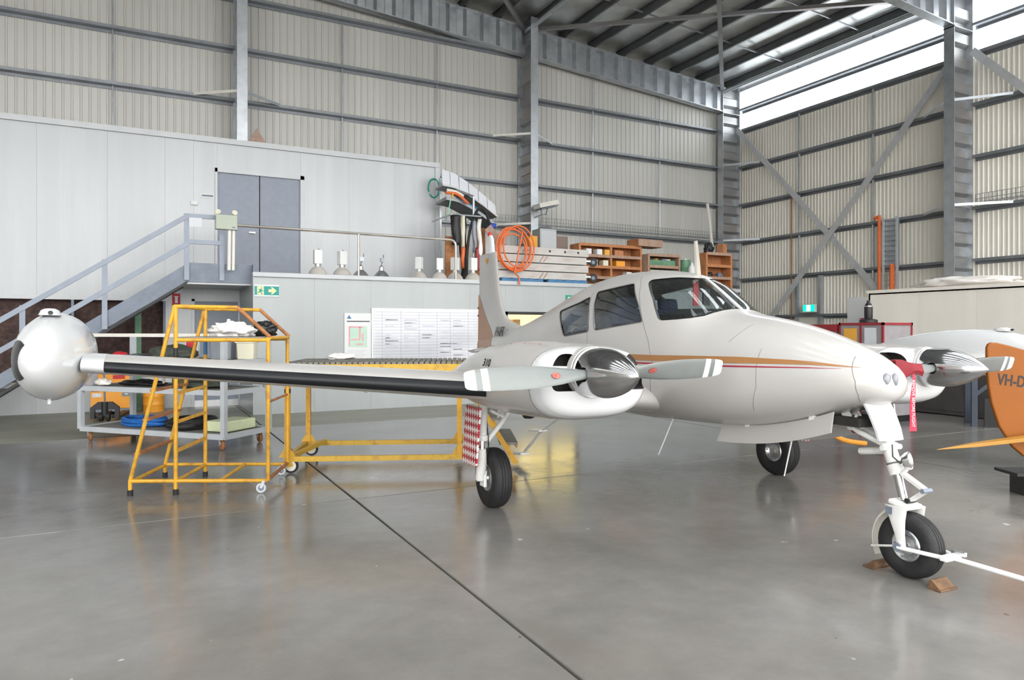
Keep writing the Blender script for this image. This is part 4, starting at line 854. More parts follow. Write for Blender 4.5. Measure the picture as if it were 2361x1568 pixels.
b.loft(R); b.build('cloth', mat('cover_red', (.22, .012, .02), .75, 0, .15), t, True)

# --- yellow access stand with sloping steps
ST = thing('access_stand', 'yellow rusty tube step stand with railed platform and two front castors', 'step stand', (.31, 8.14, 0), radians(-22)); W_ = .92
def pipe(parent, p, q, r=.02, ma='yellow_paint', name='tube'): return MB().tube([p, q], r, 10).build(name, ma, parent, True)
for y in (0, W_):
    pipe(ST, (-.45, y, .0), (-.45, y, .16), name='leg'); pipe(ST, (-.45, y, .15), (-.01, y, 1.95), name='sloping_leg'); pipe(ST, (0, y, .0), (0, y, 1.95), .021, name='leg')
    pipe(ST, (.93, y, .13), (.93, y, 1.63), name='leg'); pipe(ST, (-.45, y, .15), (.93, y, .13), name='base_rail'); pipe(ST, (-.01, y, 1.95), (.62, y, 1.94), name='hand_rail'); pipe(ST, (.62, y, 1.94), (.95, y, 1.63), ma='rust', name='hand_rail'); pipe(ST, (0, y, 1.60), (.94, y, 1.60), name='platform_rail')
    for x in (-.45, 0): MB().cyl((x, y, 0), (x, y, .06), .028, 10).build('rubber_foot', 'black_rubber', ST, True)
    e = bpy.data.objects.new('castor', None); C.objects.link(e); e.parent = ST; e.location = (.86, y, 0)
    MB().lathe([(.03, -.012), (.05, -.012), (.055, 0), (.05, .012), (.03, .012)], (0, 0, .055), (0, 1, 0), 20).build('tyre', 'frame_grey', e, True, angle=60); MB().lathe([(.0, -.01), (.03, -.01), (.03, .01), (0, .01)], (0, 0, .055), (0, 1, 0), 14).build('hub', 'steel_slate', e, True); MB().bar((0, .02, .055), (.03, .02, .13), .006, .03).build('fork', 'frame_grey', e); MB().bar((0, -.02, .055), (.03, -.02, .13), .006, .03).build('fork', 'frame_grey', e)
for z in (.45, .75, 1.05, 1.32): MB().bar((0, 0, z), (0, W_, z), .03, .03).build('rung', 'yellow_paint', ST)
for z in (.43, .78, 1.08, 1.35):
    x = -.45 + .44 * (z - .15) / 1.8; MB().box((x, W_ / 2, z), (.07, W_, .02)).build('tread', 'rust', ST)
for x, ma in ((-.45, 'yellow_paint'), (.0, 'yellow_paint'), (.45, 'yellow_paint'), (.93, 'rust')): pipe(ST, (x, 0, .14), (x, W_, .14), ma=ma, name='base_rail')
for z in (.95,): pipe(ST, (.93, 0, z), (.93, W_, z), .013, 'rust', 'brace')
MB().box((.47, W_ / 2, 1.625), (.93, W_, .018)).build('platform', 'deck_grey', ST); pipe(ST, (.94, 0, 1.62), (.94, W_, 1.62), name='platform_rail'); pipe(ST, (-.01, 0, 1.95), (-.01, W_, 1.95), name='hand_rail')
MB().cyl((0, 0, 1.38), (0, 0, 1.52), .0225, 10).build('black_tape', 'black', ST, True); MB().cyl((0, W_, 1.42), (0, W_, 1.58), .0225, 10).build('blue_tape', 'blue_paint', ST, True)
def st_world(x, y, z): return ST.matrix_basis @ Vector((x, y, z))
p = st_world(.46, .36, 1.636); tag(blob('rag_heap', 'cloth_white', (.22, .17, .09), 3, loc=p, rot=radians(-22), amp=.5, freq=2.6, seg=(40, 20)), 'heap of crumpled white rags on the yellow step stand', 'rags')
p = st_world(.32, .72, 1.64); b = MB(); b.lathe([(.035, 0), (.04, .02), (.04, .13), (.02, .16), (.018, .19), (.0, .19)], n=16); tag(b.build('spray_bottle', 'sign_white', None, True, loc=p), 'small white bottle behind the rags on the step stand', 'bottle')
p = st_world(.74, .64, 1.636); tag(blob('refuse_bag', 'bag_black', (.13, .15, .1), 5, loc=p, amp=.45, freq=3., seg=(36, 18)), 'shiny black plastic bag on the step stand platform', 'bag')

# --- long yellow work platform
WP = thing('work_platform', 'long yellow wheeled work platform with grey grating deck and end steps', 'work platform', (1.52, 8.76, 0), radians(-23.)); LW, DW = 2.15, 1.2
for y in (0, DW):
    MB().bar((0, y, .17), (2.3, y, .17), .05, .06).build('base_rail', 'yellow_old', WP); MB().bar((-.06, y, 1.24), (LW, y, 1.24), .05, .11).build('deck_edge', 'yellow_old', WP)
    for x in (0.02, 2.06): MB().bar((x, y, .17), (x, y, 1.2), .06, .06).build('post', 'yellow_paint', WP); MB().prism([(x - .1, .19), (x + .1, .19), (x + .03, .3), (x - .03, .3)], (0, .01, 0), lambda a, z: Vector((a, y - .005, z))).build('gusset', 'yellow_old', WP)
    MB().bar((2.06, y, 1.18), (2.75, y, .08), .045, .06).build('stair_stringer', 'yellow_paint', WP); MB().bar((LW - .02, y, 1.28), (LW + .1, y, 1.14), .05, .12).build('end_bracket', 'orange_steel', WP)
    MB().box((.02, y, .98), (.063, .063, .05)).build('black_tape', 'black', WP)
    e = bpy.data.objects.new('castor', None); C.objects.link(e); e.parent = WP; e.location = (.06, y, 0)
    MB().lathe([(.05, -.02), (.085, -.02), (.09, 0), (.085, .02), (.05, .02)], (0, 0, .09), (0, 1, 0), 24).build('tyre', 'black_rubber', e, True); MB().lathe([(.0, -.022), (.06, -.022), (.07, -.015), (.07, .015), (.06, .022), (.0, .022)], (0, 0, .09), (0, 1, 0), 18).build('hub', 'pipe_white', e, True)
    for s in (-1, 1): MB().bar((0, s * .03, .08), (-.03, s * .03, .17), .008, .07).build('fork', 'yellow_old', e)
for x in (0, 2.06): MB().bar((x, 0, .17), (x, DW, .17), .05, .06).build('cross_rail', 'yellow_old', WP); MB().bar((x, 0, 1.2), (x, DW, 1.2), .05, .08).build('cross_rail', 'yellow_old', WP)
MB().bar((.02, .1, .17), (.25, DW, .2), .05, .05).build('tow_link', 'yellow_old', WP)
k = .0; n = 0
while k < LW - .03: MB().box((k + .02, DW / 2, 1.305), (.05, DW, .03)).build('deck_slat', 'deck_grey', WP); k += .066
for i, z in enumerate((.92, .62, .32)):
    x = 2.06 + .69 * (1.18 - z) / 1.1; MB().box((x + .06, DW / 2, z), (.22, DW, .03)).build('stair_tread', 'deck_grey', WP); MB().box((x + .16, DW / 2, z - .03), (.02, DW, .05)).build('tread_nosing', 'yellow_paint', WP)
p = WP.matrix_basis @ Vector((.5, .95, 1.32)); tag(blob('rag_heap', 'cloth_white', (.17, .1, .05), 9, loc=p, amp=.5), 'small crumpled grey-white rag on the long work platform', 'rags')

# --- grey shelf trolley
TR = thing('shelf_trolley', 'grey square-tube shelf trolley on castors behind the wing', 'trolley', (1.02, 10.72, 0), radians(132.8)); LT, DT = 2.72, .95
# local x runs from the near corner to the far left end, local y to the left of it: negative y lies to the right rear
zb_, zm_, zu_, zt_ = .23, .85, 1.27, 1.63
for x in (0, LT):
    for y in (0, -DT): MB().bar((x, y, .2), (x, y, zt_ if x == 0 or y == 0 else zt_), .07, .07, up=(0, 1, 0)).build('post', 'frame_grey', TR)
for z in (zb_, zm_, zu_):
    for y in (0, -DT): MB().bar((0, y, z - .03), (LT, y, z - .03), .045, .075).build('shelf_rail', 'frame_grey', TR)
    for x in (0, LT): MB().bar((x, 0, z - .03), (x, -DT, z - .03), .045, .075).build('shelf_rail', 'frame_grey', TR)
    MB().bb((.03, -DT + .03, z - .03), (LT - .03, -.03, z - .005)).build('shelf_board', 'deck_grey', TR)
MB().bar((0, 0, zt_), (LT, 0, zt_), .045, .05).build('top_rail', 'pipe_white', TR)
for x in (.1, LT - .1):
    for y in (-.08, -DT + .08):
        e = bpy.data.objects.new('castor', None); C.objects.link(e); e.parent = TR; e.location = (x, y, 0)
        MB().lathe([(.0, -.02), (.07, -.022), (.08, 0), (.07, .022), (.0, .02)], (0, 0, .08), (.5, .86, 0), 20).build('tyre', 'rust', e, True)
        for s in (-1, 1): MB().bar(Vector((.5, .86, 0)) * .03 * s + Vector((0, 0, .08)), Vector((.5, .86, 0)) * .03 * s + Vector((.04, -.02, .17)), .008, .05).build('fork', 'frame_grey', e)
def tr_world(x, y, z): return TR.matrix_basis @ Vector((x, y, z))
def coil(name, ma, p, R, r, n, label, cat, rz=0, sq=1., seed=1, up=None, tail=None):
    rd = random.Random(seed); b = MB(); P = []
    for k in range(n * 20 + 1):
        a = 2 * pi * k / 20; j = k / 20; P.append(Vector(((R + .035 * sin(j * 2.3 + seed)) * cos(a) + .02 * sin(j * 1.7), sq * (R + .035 * cos(j * 1.9)) * sin(a), r + (j / n) * r * 1.7 * min(n, 4) * .6 + .008 * sin(a * 3 + j))))
    b.tube(P, r, 7); return tag(b.build(name, ma, None, True, loc=p, rot=rz), label, cat)
p = tr_world(1.95, -.47, zb_); coil('rope_coil', 'rope_blue', p, .42, .022, 7, 'flattened coil of blue rope on the trolley bottom shelf', 'rope', radians(125), .5, 2)
p = tr_world(1.02, -.47, zb_); coil('hose_coil', 'black_rubber', p, .36, .028, 6, 'coil of black rubber hose on the trolley bottom shelf', 'hose', radians(60), .9, 4)
p = tr_world(.33, -.5, zb_); tag(MB().box((0, 0, .08), (.42, .62, .15)).build('foam_block', 'foam_cream', None, loc=p, rot=radians(132.8), bevel=.02), 'pale green-cream foam slab on the trolley bottom shelf', 'foam block')
p = tr_world(1.28, -.38, zu_ + .003); tag(blob('holdall_bag', 'olive', (.34, .17, .13), 11, loc=p, rot=radians(-20), amp=.25, seg=(36, 18)), 'dark olive soft bag on the trolley top shelf', 'bag')
p = tr_world(2.0, -.5, zu_ + .003); tag(blob('folded_cover', 'bag_black', (.30, .2, .04), 13, loc=p, rot=radians(-30), amp=.35, seg=(36, 16)), 'flat black folded cover on the trolley top shelf', 'cover')
p = tr_world(.62, -.68, zu_); t = thing('storage_tub', 'dark blue-grey lidded tub on the trolley top shelf', 'tub', p, radians(-25)); b = MB(); b.loft([[Vector((x * k, y * k, z)) for x, y in rrect(.34, .28, .03)] for z, k in ((0, .88), (.27, 1.))]); b.build('body', 'grey_case', t, True); MB().box((0, 0, .285), (.38, .32, .03)).build('lid', 'grey_case', t, bevel=.008)
p = tr_world(.24, -.76, zu_); t = thing('cream_tub', 'cream plastic tub beside the dark tub on the trolley', 'tub', p, radians(-25)); b = MB(); b.loft([[Vector((x * k, y * k, z)) for x, y in rrect(.27, .24, .03)] for z, k in ((0, .88), (.25, 1.))]); b.build('body', 'cream', t, True); MB().box((0, 0, .255), (.29, .26, .03)).build('rim', 'cream', t, bevel=.008)
p = tr_world(1.28, -.75, zu_); t = thing('fluid_jug', 'white plastic jug with a red label on the trolley top shelf', 'jug', p, radians(-20)); b = MB(); b.loft([[Vector((x * k, y * k, z)) for x, y in rrect(.2, .14, .04)] for z, k in ((0, .9), (.03, 1), (.24, 1), (.32, .45), (.36, .35))]); b.build('body', 'sign_white', t, True); MB().bb((-.07, -.078, .16), (.07, -.07, .27)).build('label_patch', 'red', t); MB().bb((.03, -.078, .03), (.09, -.07, .11)).build('label_patch', 'red', t)
p = tr_world(2.45, -.45, zu_); tag(blob('red_bundle', 'red', (.12, .08, .06), 15, loc=p, amp=.12, freq=1.5), 'red cloth bundle at the tank end of the trolley', 'bundle')
p = tr_world(2.35, -.2, zu_); tag(MB().tube([(-.14, 0, .018), (.14, 0, .018)], .018, 10).build('lamp_tube', 'sign_white', None, True, loc=p, rot=radians(-20)), 'short white tube lying beside the red bundle', 'tube')
p = tr_world(1.95, -.45, zm_ + .003); tag(blob('dark_tarpaulin', 'bag_black', (.42, .2, .05), 17, loc=p, rot=radians(-45), amp=.35, seg=(40, 16)), 'black folded tarpaulin on the trolley middle shelf', 'tarpaulin')
p = tr_world(.75, -.45, zm_ + .003); tag(blob('dark_blanket', 'olive', (.38, .22, .06), 18, loc=p, rot=radians(-45), amp=.3, seg=(40, 16)), 'dark grey-green blanket on the trolley middle shelf', 'blanket')
p = tr_world(2.5, -.2, zm_ + .003); tag(blob('film_bundle', 'plastic_film', (.14, .07, .06), 19, loc=p, rot=radians(-45), amp=.5, freq=3, seg=(30, 16)), 'crumpled clear plastic film on the trolley middle shelf', 'plastic film')
p = tr_world(1.35, -.72, zm_); t = thing('drilled_box', 'olive box with a row of round holes on the trolley middle shelf', 'box', p, radians(132.8)); MB().box((0, 0, .09), (.5, .12, .18)).build('body', mat('olive_yellow', (.16, .15, .05), .7), t); [MB().cyl((-.18 + .12 * k, .062, .11), (-.18 + .12 * k, .055, .11), .03, 14).build('hole', 'black', t) for k in range(4)]

# --- orange charger cart, drum, pallet jack, post under the stairs
OC = thing('charger_cart', 'wide orange wheeled charger cart against the office wall', 'cart', (-.53, 16.72, 0)); MB().bb((-.38, -.22, .12), (.36, .25, .47)).build('cabinet', 'orange_steel', OC, bevel=.01); MB().bb((-.40, -.24, .06), (.38, .27, .12)).build('bumper', 'steel_slate', OC); MB().bb((-.27, .05, .47), (.36, .25, .86)).build('upright_cabinet', 'orange_steel', OC, bevel=.01)
for x in (-.27, .25): MB().bb((x - .08, -.226, .36), (x + .08, -.219, .44)).build('decal', 'grey_case' if x > 0 else 'frame_grey', OC); MB().prism([(x - .04, .42), (x + .04, .42), (x, .39)], (0, -.004, 0), lambda a, z: Vector((a, -.226, z))).build('decal_mark', 'sign_white', OC)
MB().bb((.0, .045, .70), (.22, .052, .78)).build('red_label', 'red', OC)
for x in (-.32, .3): MB().cyl((x, -.2, .05), (x, -.15, .05), .05, 14).build('wheel', 'black_rubber', OC, True)
b = MB(); b.lathe([(0, 0), (.2, 0), (.2, .14), (.206, .15), (.2, .16), (.2, .31), (.206, .32), (.2, .33), (.2, .45), (.18, .46), (0, .45)], n=24); o = b.build('orange_drum', 'orange_steel', None, True, loc=(.22, 16.75, 0)); tag(o, 'orange ribbed drum standing beside the green post', 'drum')
t = thing('pallet_jack', 'black pallet jack with upright handle in front of the orange cart', 'pallet jack', (-.50, 16.0, 0), radians(80))
for y in (-.17, .17): MB().box((-.1, y, .07), (1.0, .14, .05)).build('fork', 'black', t, bevel=.01)
b = MB(); b.prism([(-.24, .05), (-.24, .26), (-.12, .36), (.12, .36), (.24, .26), (.24, .05), (.17, .05), (.17, .22), (-.17, .22), (-.17, .05)], (-.08, 0, 0), lambda a, z: Vector((-.60, a, z))); b.build('yoke', 'black', t); MB().cyl((-.66, 0, .1), (-.66, 0, .36), .06, 14).build('pump', 'black', t, True)
for s in (-1, 1): MB().lathe([(0, -.03), (.08, -.03), (.085, 0), (.08, .03), (0, .03)], (-.67, s * .06, .085), (0, 1, 0), 16).build('wheel', 'black_rubber', t, True)
MB().tube([(-.66, 0, .3), (-.74, 0, 1.0)], .018, 10).build('handle', 'steel_slate', t, True); b = MB(); b.tube([(-.74, -.14, 1.15), (-.74, -.1, 1.05), (-.74, 0, 1.0), (-.74, .1, 1.05), (-.74, .14, 1.15)], .014, 8); b.build('grip', 'black', t, True)
o = MB().bb((-.06, -.05, 0), (.06, .05, 2.3)).build('steel_post', 'green_post', None, loc=(-.07, 17.12, 0)); tag(o, 'chipped green steel post in front of the dark opening', 'post')

# --- signs and boards
def flat_poly(poly, o, sx, parent, ma, name, th=.003): b = MB(); b.prism(poly, (0, -th, 0), lambda a, z: Vector((a, o, z))); return b.build(name, ma, parent)
V_ = VM - .012
wbd = thing('whiteboard', 'wide whiteboard ruled into a job table on the mezzanine wall', 'whiteboard', (5.69, V_, 1.57)); MB().bb((-1.27, -.02, -.6), (1.27, .01, .6)).build('board', mat('board_white', (.56, .57, .61), .12, 0, .02, coat=.6), wbd)
for k in range(17): MB().bb((-1.26, -.022, .53 - k * .066), (1.26, -.0205, .534 - k * .066)).build('ruled_line', 'steel_slate', wbd)
for x in (-1.05, -.62, -.2, .23, .55, 1.0): MB().bb((x, -.022, -.58), (x + .004, -.0205, .56)).build('ruled_line', 'steel_slate', wbd)
for z in (-.6, .6): MB().bb((-1.28, -.026, z - .012), (1.28, .01, z + .012)).build('frame', 'alu', wbd)
for x in (-1.27, 1.27): MB().bb((x - .012, -.026, -.6), (x + .012, .01, .6)).build('frame', 'alu', wbd)
rd = random.Random(3); b = MB()
for k in range(60):
    x = rd.choice((-1.0, -.57, -.15, .28, .6)); r = rd.randrange(3, 17); l = rd.uniform(.08, .34); z = .53 - r * .066 + .02
    for j in range(int(l / .025)): b.bb((x + .03 + j * .025, -.0225, z), (x + .03 + j * .025 + .016, -.0205, z + rd.uniform(.012, .026)))
b.build('handwriting', mat('pen_ink', (.45, .42, .55), .6), wbd, kind='stuff')
nb = thing('notice_board', 'white notice board with a red and green site plan', 'notice board', (4.11, V_, 1.57)); MB().bb((-.29, -.015, -.5), (.29, .01, .5)).build('board', 'sign_white', nb); MB().bb((-.24, -.018, .315), (.26, -.0155, .335)).build('heading_rule', 'ink', nb)
flat_poly([(-.24, .38), (-.14, .38), (-.19, .46)], -.0155, 1, nb, 'blue_paint', 'logo'); MB().bb((-.2, -.018, -.23), (.2, -.0155, .22)).build('plan', mat('plan_green', (.48, .66, .55), .6), nb)
for x0, x1, z0, z1 in ((-.2, .12, .19, .22), (-.2, -.17, -.2, .2), (.02, .06, -.05, .2), (-.15, .05, -.08, -.05), (-.05, .12, -.18, -.15), (.09, .12, -.1, .06)): MB().bb((x0, -.0195, z0), (x1, -.0182, z1)).build('plan_mark', mat('plan_red', (.72, .36, .38), .6), nb)
for k in range(6): MB().bb((-.22, -.018, -.3 - k * .03), (.2 - .05 * (k % 3), -.0155, -.292 - k * .03)).build('text_line', 'frame_grey', nb)
ex = thing('exit_direction_sign', 'teal running-man exit sign with arrow beside the landing', 'sign', (2.245, V_, 2.505)); MB().bb((-.24, -.012, -.12), (.24, .01, .12)).build('plate', 'sign_white', ex); MB().bb((-.235, -.015, -.09), (.235, -.012, .09)).build('field', 'teal_sign', ex)
MB().bb((-.19, -.018, -.085), (-.06, -.015, .085)).build('doorway', 'lum_cream', ex); flat_poly([(.03, .03), (.1, .03), (.075, .07), (.11, .07), (.19, 0), (.11, -.07), (.075, -.07), (.1, -.03), (.03, -.03)], -.015, 1, ex, 'lum_cream', 'arrow')
b = MB(); b.prism([(-.115, .05), (-.10, .065), (-.085, .05), (-.10, .035)], (0, -.003, 0), lambda a, z: Vector((a, -.018, z))); b.build('figure_head', 'teal_sign', ex); flat_poly([(-.16, .03), (-.11, .035), (-.085, .0), (-.065, .005), (-.07, -.012), (-.1, -.012), (-.11, -.03), (-.085, -.05), (-.1, -.08), (-.115, -.075), (-.105, -.05), (-.14, -.03), (-.18, -.06), (-.185, -.045), (-.15, -.01), (-.14, .015), (-.165, .015)], -.018, 1, ex, 'teal_sign', 'figure')
fs = thing('extinguisher_sign', 'small red fire extinguisher location sign under the stairs', 'sign', (.67, VF - .012, 2.38)); MB().bb((-.08, -.005, -.13), (.08, .01, .13)).build('plate', 'red', fs); MB().bb((-.025, -.008, -.08), (.03, -.005, .06)).build('symbol', 'sign_white', fs); MB().bb((-.045, -.008, .06), (.05, -.005, .075)).build('symbol', 'sign_white', fs)
fa = thing('first_aid_sign', 'small green sign with white lettering blocks on the mezzanine wall', 'sign', (9.51, V_, 2.46)); MB().bb((-.16, -.005, -.14), (.16, .01, .12)).build('plate', 'green_sign', fa)
for z, w in ((.045, .11), (-.04, .13), (-.11, .09)): MB().bb((-w, -.008, z - .02), (w, -.005, z + .03)).build('lettering_block', 'sign_white', fa)
dn = thing('door_name_plate', 'narrow white-framed dark name plate beside the double door', 'sign', (1.3, VF - .012, 4.715)); MB().bb((-.14, -.004, -.05), (.14, .01, .05)).build('plate', 'sign_white', dn); MB().bb((-.115, -.007, -.022), (.125, -.004, .022)).build('panel', 'steel_slate', dn)
o = MB().bb((-.07, -.03, -.045), (.07, .01, .045)).build('switch_box', 'sign_white', None, loc=(1.03, VF - .012, 4.53), bevel=.006); tag(o, 'small white wall box below the door name plate', 'wall box')
el = thing('twin_spot_light', 'green-grey twin-spot emergency light on the landing rail', 'emergency light', (1.49, VM + .1, 3.70)); MB().bb((-.2, -.09, 0), (.2, .06, .29)).build('case', 'box_green', el, bevel=.012); MB().bb((.1, -.095, .03), (.16, -.09, .06)).build('badge', 'steel_slate', el)
for x, dx in ((-.15, -.05), (.15, .04)): MB().lathe([(0, -.06), (.03, -.055), (.05, .0), (.055, .03), (.05, .035), (0, .03)], (x, -.02, .34), (dx * 4, -1, .3), 16).build('spot_head', 'cream', el, True); MB().cyl((x, -.0, .28), (x, 0, .32), .015, 8).build('spot_stem', 'black', el, True)
for x, r in ((.06, .035), (.14, .03)): MB().tube([(x, 0, .0), (x - .01, 0, -.8)], r, 10).build('conduit', 'pipe_white', el, True)

# --- high-bay lamps standing along the mezzanine edge
def lamp_boxed(): 
    t = thing('high_bay_lamp', '', 'lamp', group='high bay lamps along the mezzanine edge')
    MB().lathe([(.205, 0), (.21, .012), (.2, .03), (.17, .10), (.12, .16), (.07, .19), (.065, .2)], n=28).build('reflector', 'lamp_glass', t, True); MB().cyl((0, 0, .19), (0, 0, .26), .06, 16).build('neck', 'alu', t, True); MB().box((0, 0, .40), (.17, .15, .30)).build('ballast_box', 'lamp_box', t, bevel=.012); MB().tube([(0, 0, .55), (.02, 0, .58), (.04, 0, .55)], .008, 6).build('hook', 'steel_slate', t, True); return t
def lamp_cone():
    t = thing('high_bay_lamp', '', 'lamp', group='high bay lamps along the mezzanine edge')
    MB().lathe([(.18, 0), (.185, .012), (.16, .06), (.11, .12), (.06, .16), (.05, .24), (.02, .27), (.012, .3)], n=28).build('reflector', 'alu', t, True); MB().tube([(0, 0, .29), (.03, 0, .36), (.06, 0, .42), (.07, 0, .52)], .012, 8).build('hook', 'steel_slate', t, True); MB().box((.02, 0, .40), (.09, .06, .09)).build('bracket', 'frame_grey', t); return t
A1, B1 = lamp_boxed(), lamp_cone()
LMP = [(3.34, 0, 'boxed high bay lamp nearest the double door, first of the row', 0), (3.86, 0, 'boxed high bay lamp just left of the rail post', .3), (4.27, 1, 'cone-shaped high bay lamp just right of the rail post', 0), (4.74, 1, 'cone-shaped high bay lamp with no box, nearer the middle of the rail', .5), (5.63, 0, 'boxed high bay lamp standing alone right of the cone lamps', .8), (6.13, 0, 'boxed high bay lamp just left of the rail end', -.2), (6.56, 0, 'boxed high bay lamp behind the bent rail end', .5), (6.98, 0, 'boxed high bay lamp beside the aeroplane fin', .1)]
seen = set()
for k, (u, kind, lb, rz) in enumerate(LMP):
    pr_ = B1 if kind else A1; o = pr_ if kind not in seen else copy_tree(pr_); seen.add(kind); o.location = (u, VM + .34 + (.1 if u in (6.56,) else 0), ZM + .002); o.rotation_euler = (0, 0, rz); o['label'] = lb; o['category'] = 'lamp'
    if k in (4, 5): o.scale = (.92, .92, .92)

# --- jig beams on blue pallets
for k, u in enumerate((8.25, 9.55)):
    t = thing('pallet', 'blue timber pallet under the grey beams, ' + ('nearest the fin' if k == 0 else 'towards the shelves'), 'pallet', (u, VM + .75, ZM), 0, 'blue pallets')
    for y in (-.5, 0, .5): MB().box((0, y, .05), (1.15, .1, .075)).build('bearer', 'blue_paint', t)
    for x in (-.5, -.25, 0, .25, .5): MB().box((x, 0, .10), (.12, 1.1, .02)).build('top_board', 'blue_paint', t)
    for x in (-.5, 0, .5): MB().box((x, 0, .011), (.12, 1.1, .018)).build('bottom_board', 'blue_paint', t)
nmz = ('lowest', 'second', 'third', 'topmost')
for k in range(4):
    t = thing('jig_beam', 'long grey steel beam, %s of the stack on the blue pallets' % nmz[k], 'beam', (7.55 + .06 * (k % 2), VM + .45, ZM + .12 + k * .205), 0, 'stacked grey beams')
    MB().bb((0, 0, 0), (2.72, .3, .185)).build('body', 'beam_grey', t, bevel=.008)
    if k == 3:
        for x in (.9, 1.55, 2.0, 2.4): MB().cyl((x, -.004, .1), (x, .01, .1), .03, 14).build('hole', 'black', t)
    for x in ((.6, .75) if k % 2 else (1.3, 1.42)): MB().bar((x, -.003, .02), (x + .12, -.003, .17), .006, .035, up=(0, 1, 0)).build('rust_mark', 'rust', t)
    if k in (0, 2):
        MB().lathe([(.05, -.03), (.11, -.03), (.12, 0), (.11, .03), (.05, .03)], (2.92, .0, .08), (.3, 1, 0), 22).build('wheel', 'black_rubber', t, True); MB().lathe([(0, -.02), (.055, -.02), (.055, .02), (0, .02)], (2.92, 0, .08), (.3, 1, 0), 14).build('wheel_hub', 'steel_slate', t, True); MB().cyl((2.70, .05, .1), (2.84, .02, .1), .05, 14).build('axle_boss', 'alu', t, True)
# --- shelves and boxes behind the beams
def rack(name, label, u0, u1, v0, v1, z0, z1, n, ma, cat, mid=True):
    t = thing(name, label, cat, ((u0 + u1) / 2, (v0 + v1) / 2, z0)); w = (u1 - u0) / 2; d = (v1 - v0) / 2; h = z1 - z0
    for x in (-w, w): MB().bb((x - .035, -d, 0), (x + .035, d, h)).build('side_board', ma, t)
    if mid: MB().bb((-.03, -d, 0), (.03, d, h)).build('divider', ma, t)
    for k in range(n + 1): z = h * k / n; MB().bb((-w, -d, max(0, z - .03)), (w, d, z + .01)).build('shelf', ma, t); MB().bb((-w, -d - .012, max(0, z - .06)), (w, -d, z + .02)).build('front_slat', 'wood_grey' if k % 2 else ma, t)
    MB().bb((-w, d - .01, 0), (w, d + .01, h)).build('back_board', 'wood', t); return t
rack('storage_rack', 'large orange-brown timber rack behind the grey beams', 10.45, 12.5, 16.15, 16.6, ZM, 4.05, 4, 'wood', 'rack')
rack('slatted_crate', 'grey-brown slatted timber crate full of parts next to the rack', 12.62, 13.72, 15.95, 16.5, ZM, 3.85, 3, 'wood_grey', 'crate', False)
t = thing('shallow_box', 'shallow timber box lying on top of the rack corner', 'box', (12.75, 16.3, 4.07), .05)
MB().bb((-.45, -.25, 0), (.45, .25, .02)).build('base', 'wood_grey', t); [MB().bb((x - .012, -.25, 0), (x + .012, .25, .2)).build('side', 'wood', t) for x in (-.44, .44)]; [MB().bb((-.45, y - .012, 0), (.45, y + .012, .2)).build('side', 'wood_grey', t) for y in (-.24, .24)]
rd = random.Random(5)
nm5 = [('white carton on the top tier of the timber rack, nearest the beams', 10.75, 3.78, 'sign_white'), ('small white carton on the top tier of the timber rack', 11.1, 3.78, 'sign_white'), ('yellowish carton on the top tier of the timber rack', 11.35, 3.78, 'card_yellow'), ('pale blue carton on the second tier of the timber rack', 10.95, 3.485, 'paper'), ('cream carton on the second tier of the timber rack', 11.3, 3.485, 'cream'), ('long orange-brown carton on the upper right tier of the rack', 11.75, 3.78, 'wood'), ('long orange-brown carton on the lower right tier of the rack', 11.8, 3.485, 'orange_steel'), ('white carton at the foot of the rack', 12.1, 3.19, 'sign_white')]
for lb, u, z, ma in nm5: w = .3 if 'long' in lb else .17; tag(MB().bb((-w / 2, -.1, 0), (w / 2, .1, .15)).build('carton', ma, None, loc=(u, 16.26, z - .008), bevel=.006), lb, 'carton', 'cartons on the timber rack')
t = thing('parts_box', 'green box of fittings inside the slatted crate, upper tier', 'box', (13.15, 16.2, 3.54)); MB().bb((-.45, -.2, 0), (.45, .2, .16)).build('body', 'green_post', t); [MB().box((-.3 + k * .15, 0, .19), (.1, .2, .05), .3 * k).build('fitting', ma, t) for k, ma in enumerate(('black', 'card_yellow', 'black', 'steel_slate', 'cream'))]
o = MB().bb((-.44, -.2, 0), (.44, .2, .2)).build('parts_box', 'box_green', None, loc=(13.15, 16.2, 3.215)); tag(o, 'pale green box inside the slatted crate, lower tier', 'box')
o = MB().bb((-.1, -.004, -.09), (.1, .004, .09)).build('paper_tag', 'paper', None, loc=(13.2, 15.925, 3.3)); tag(o, 'white paper tag on the front of the slatted crate', 'paper')
# grey cabinet, brown case
t = thing('steel_cabinet', 'pale grey steel cabinet standing behind the beams', 'cabinet', (9.75, 16.85, ZM)); MB().bb((-.26, -.22, 0), (.26, .22, 1.58)).build('body', 'facade_low', t, bevel=.01); MB().bb((-.24, -.235, .05), (.24, -.22, 1.52)).build('door', 'capping', t)
tag(MB().bb((-.2, -.2, 0), (.2, .2, 1.42)).build('fibre_case', mat('fibre_brown', (.22, .17, .14), .8), None, loc=(10.25, 16.95, ZM), bevel=.015), 'grey-brown fibre case right of the steel cabinet', 'case')
tag(MB().bb((-.12, -.12, 0), (.12, .12, 1.36)).build('yellow_box', 'card_yellow', None, loc=(9.3, 16.75, ZM), bevel=.01), 'tall yellow-brown box left of the steel cabinet', 'box')
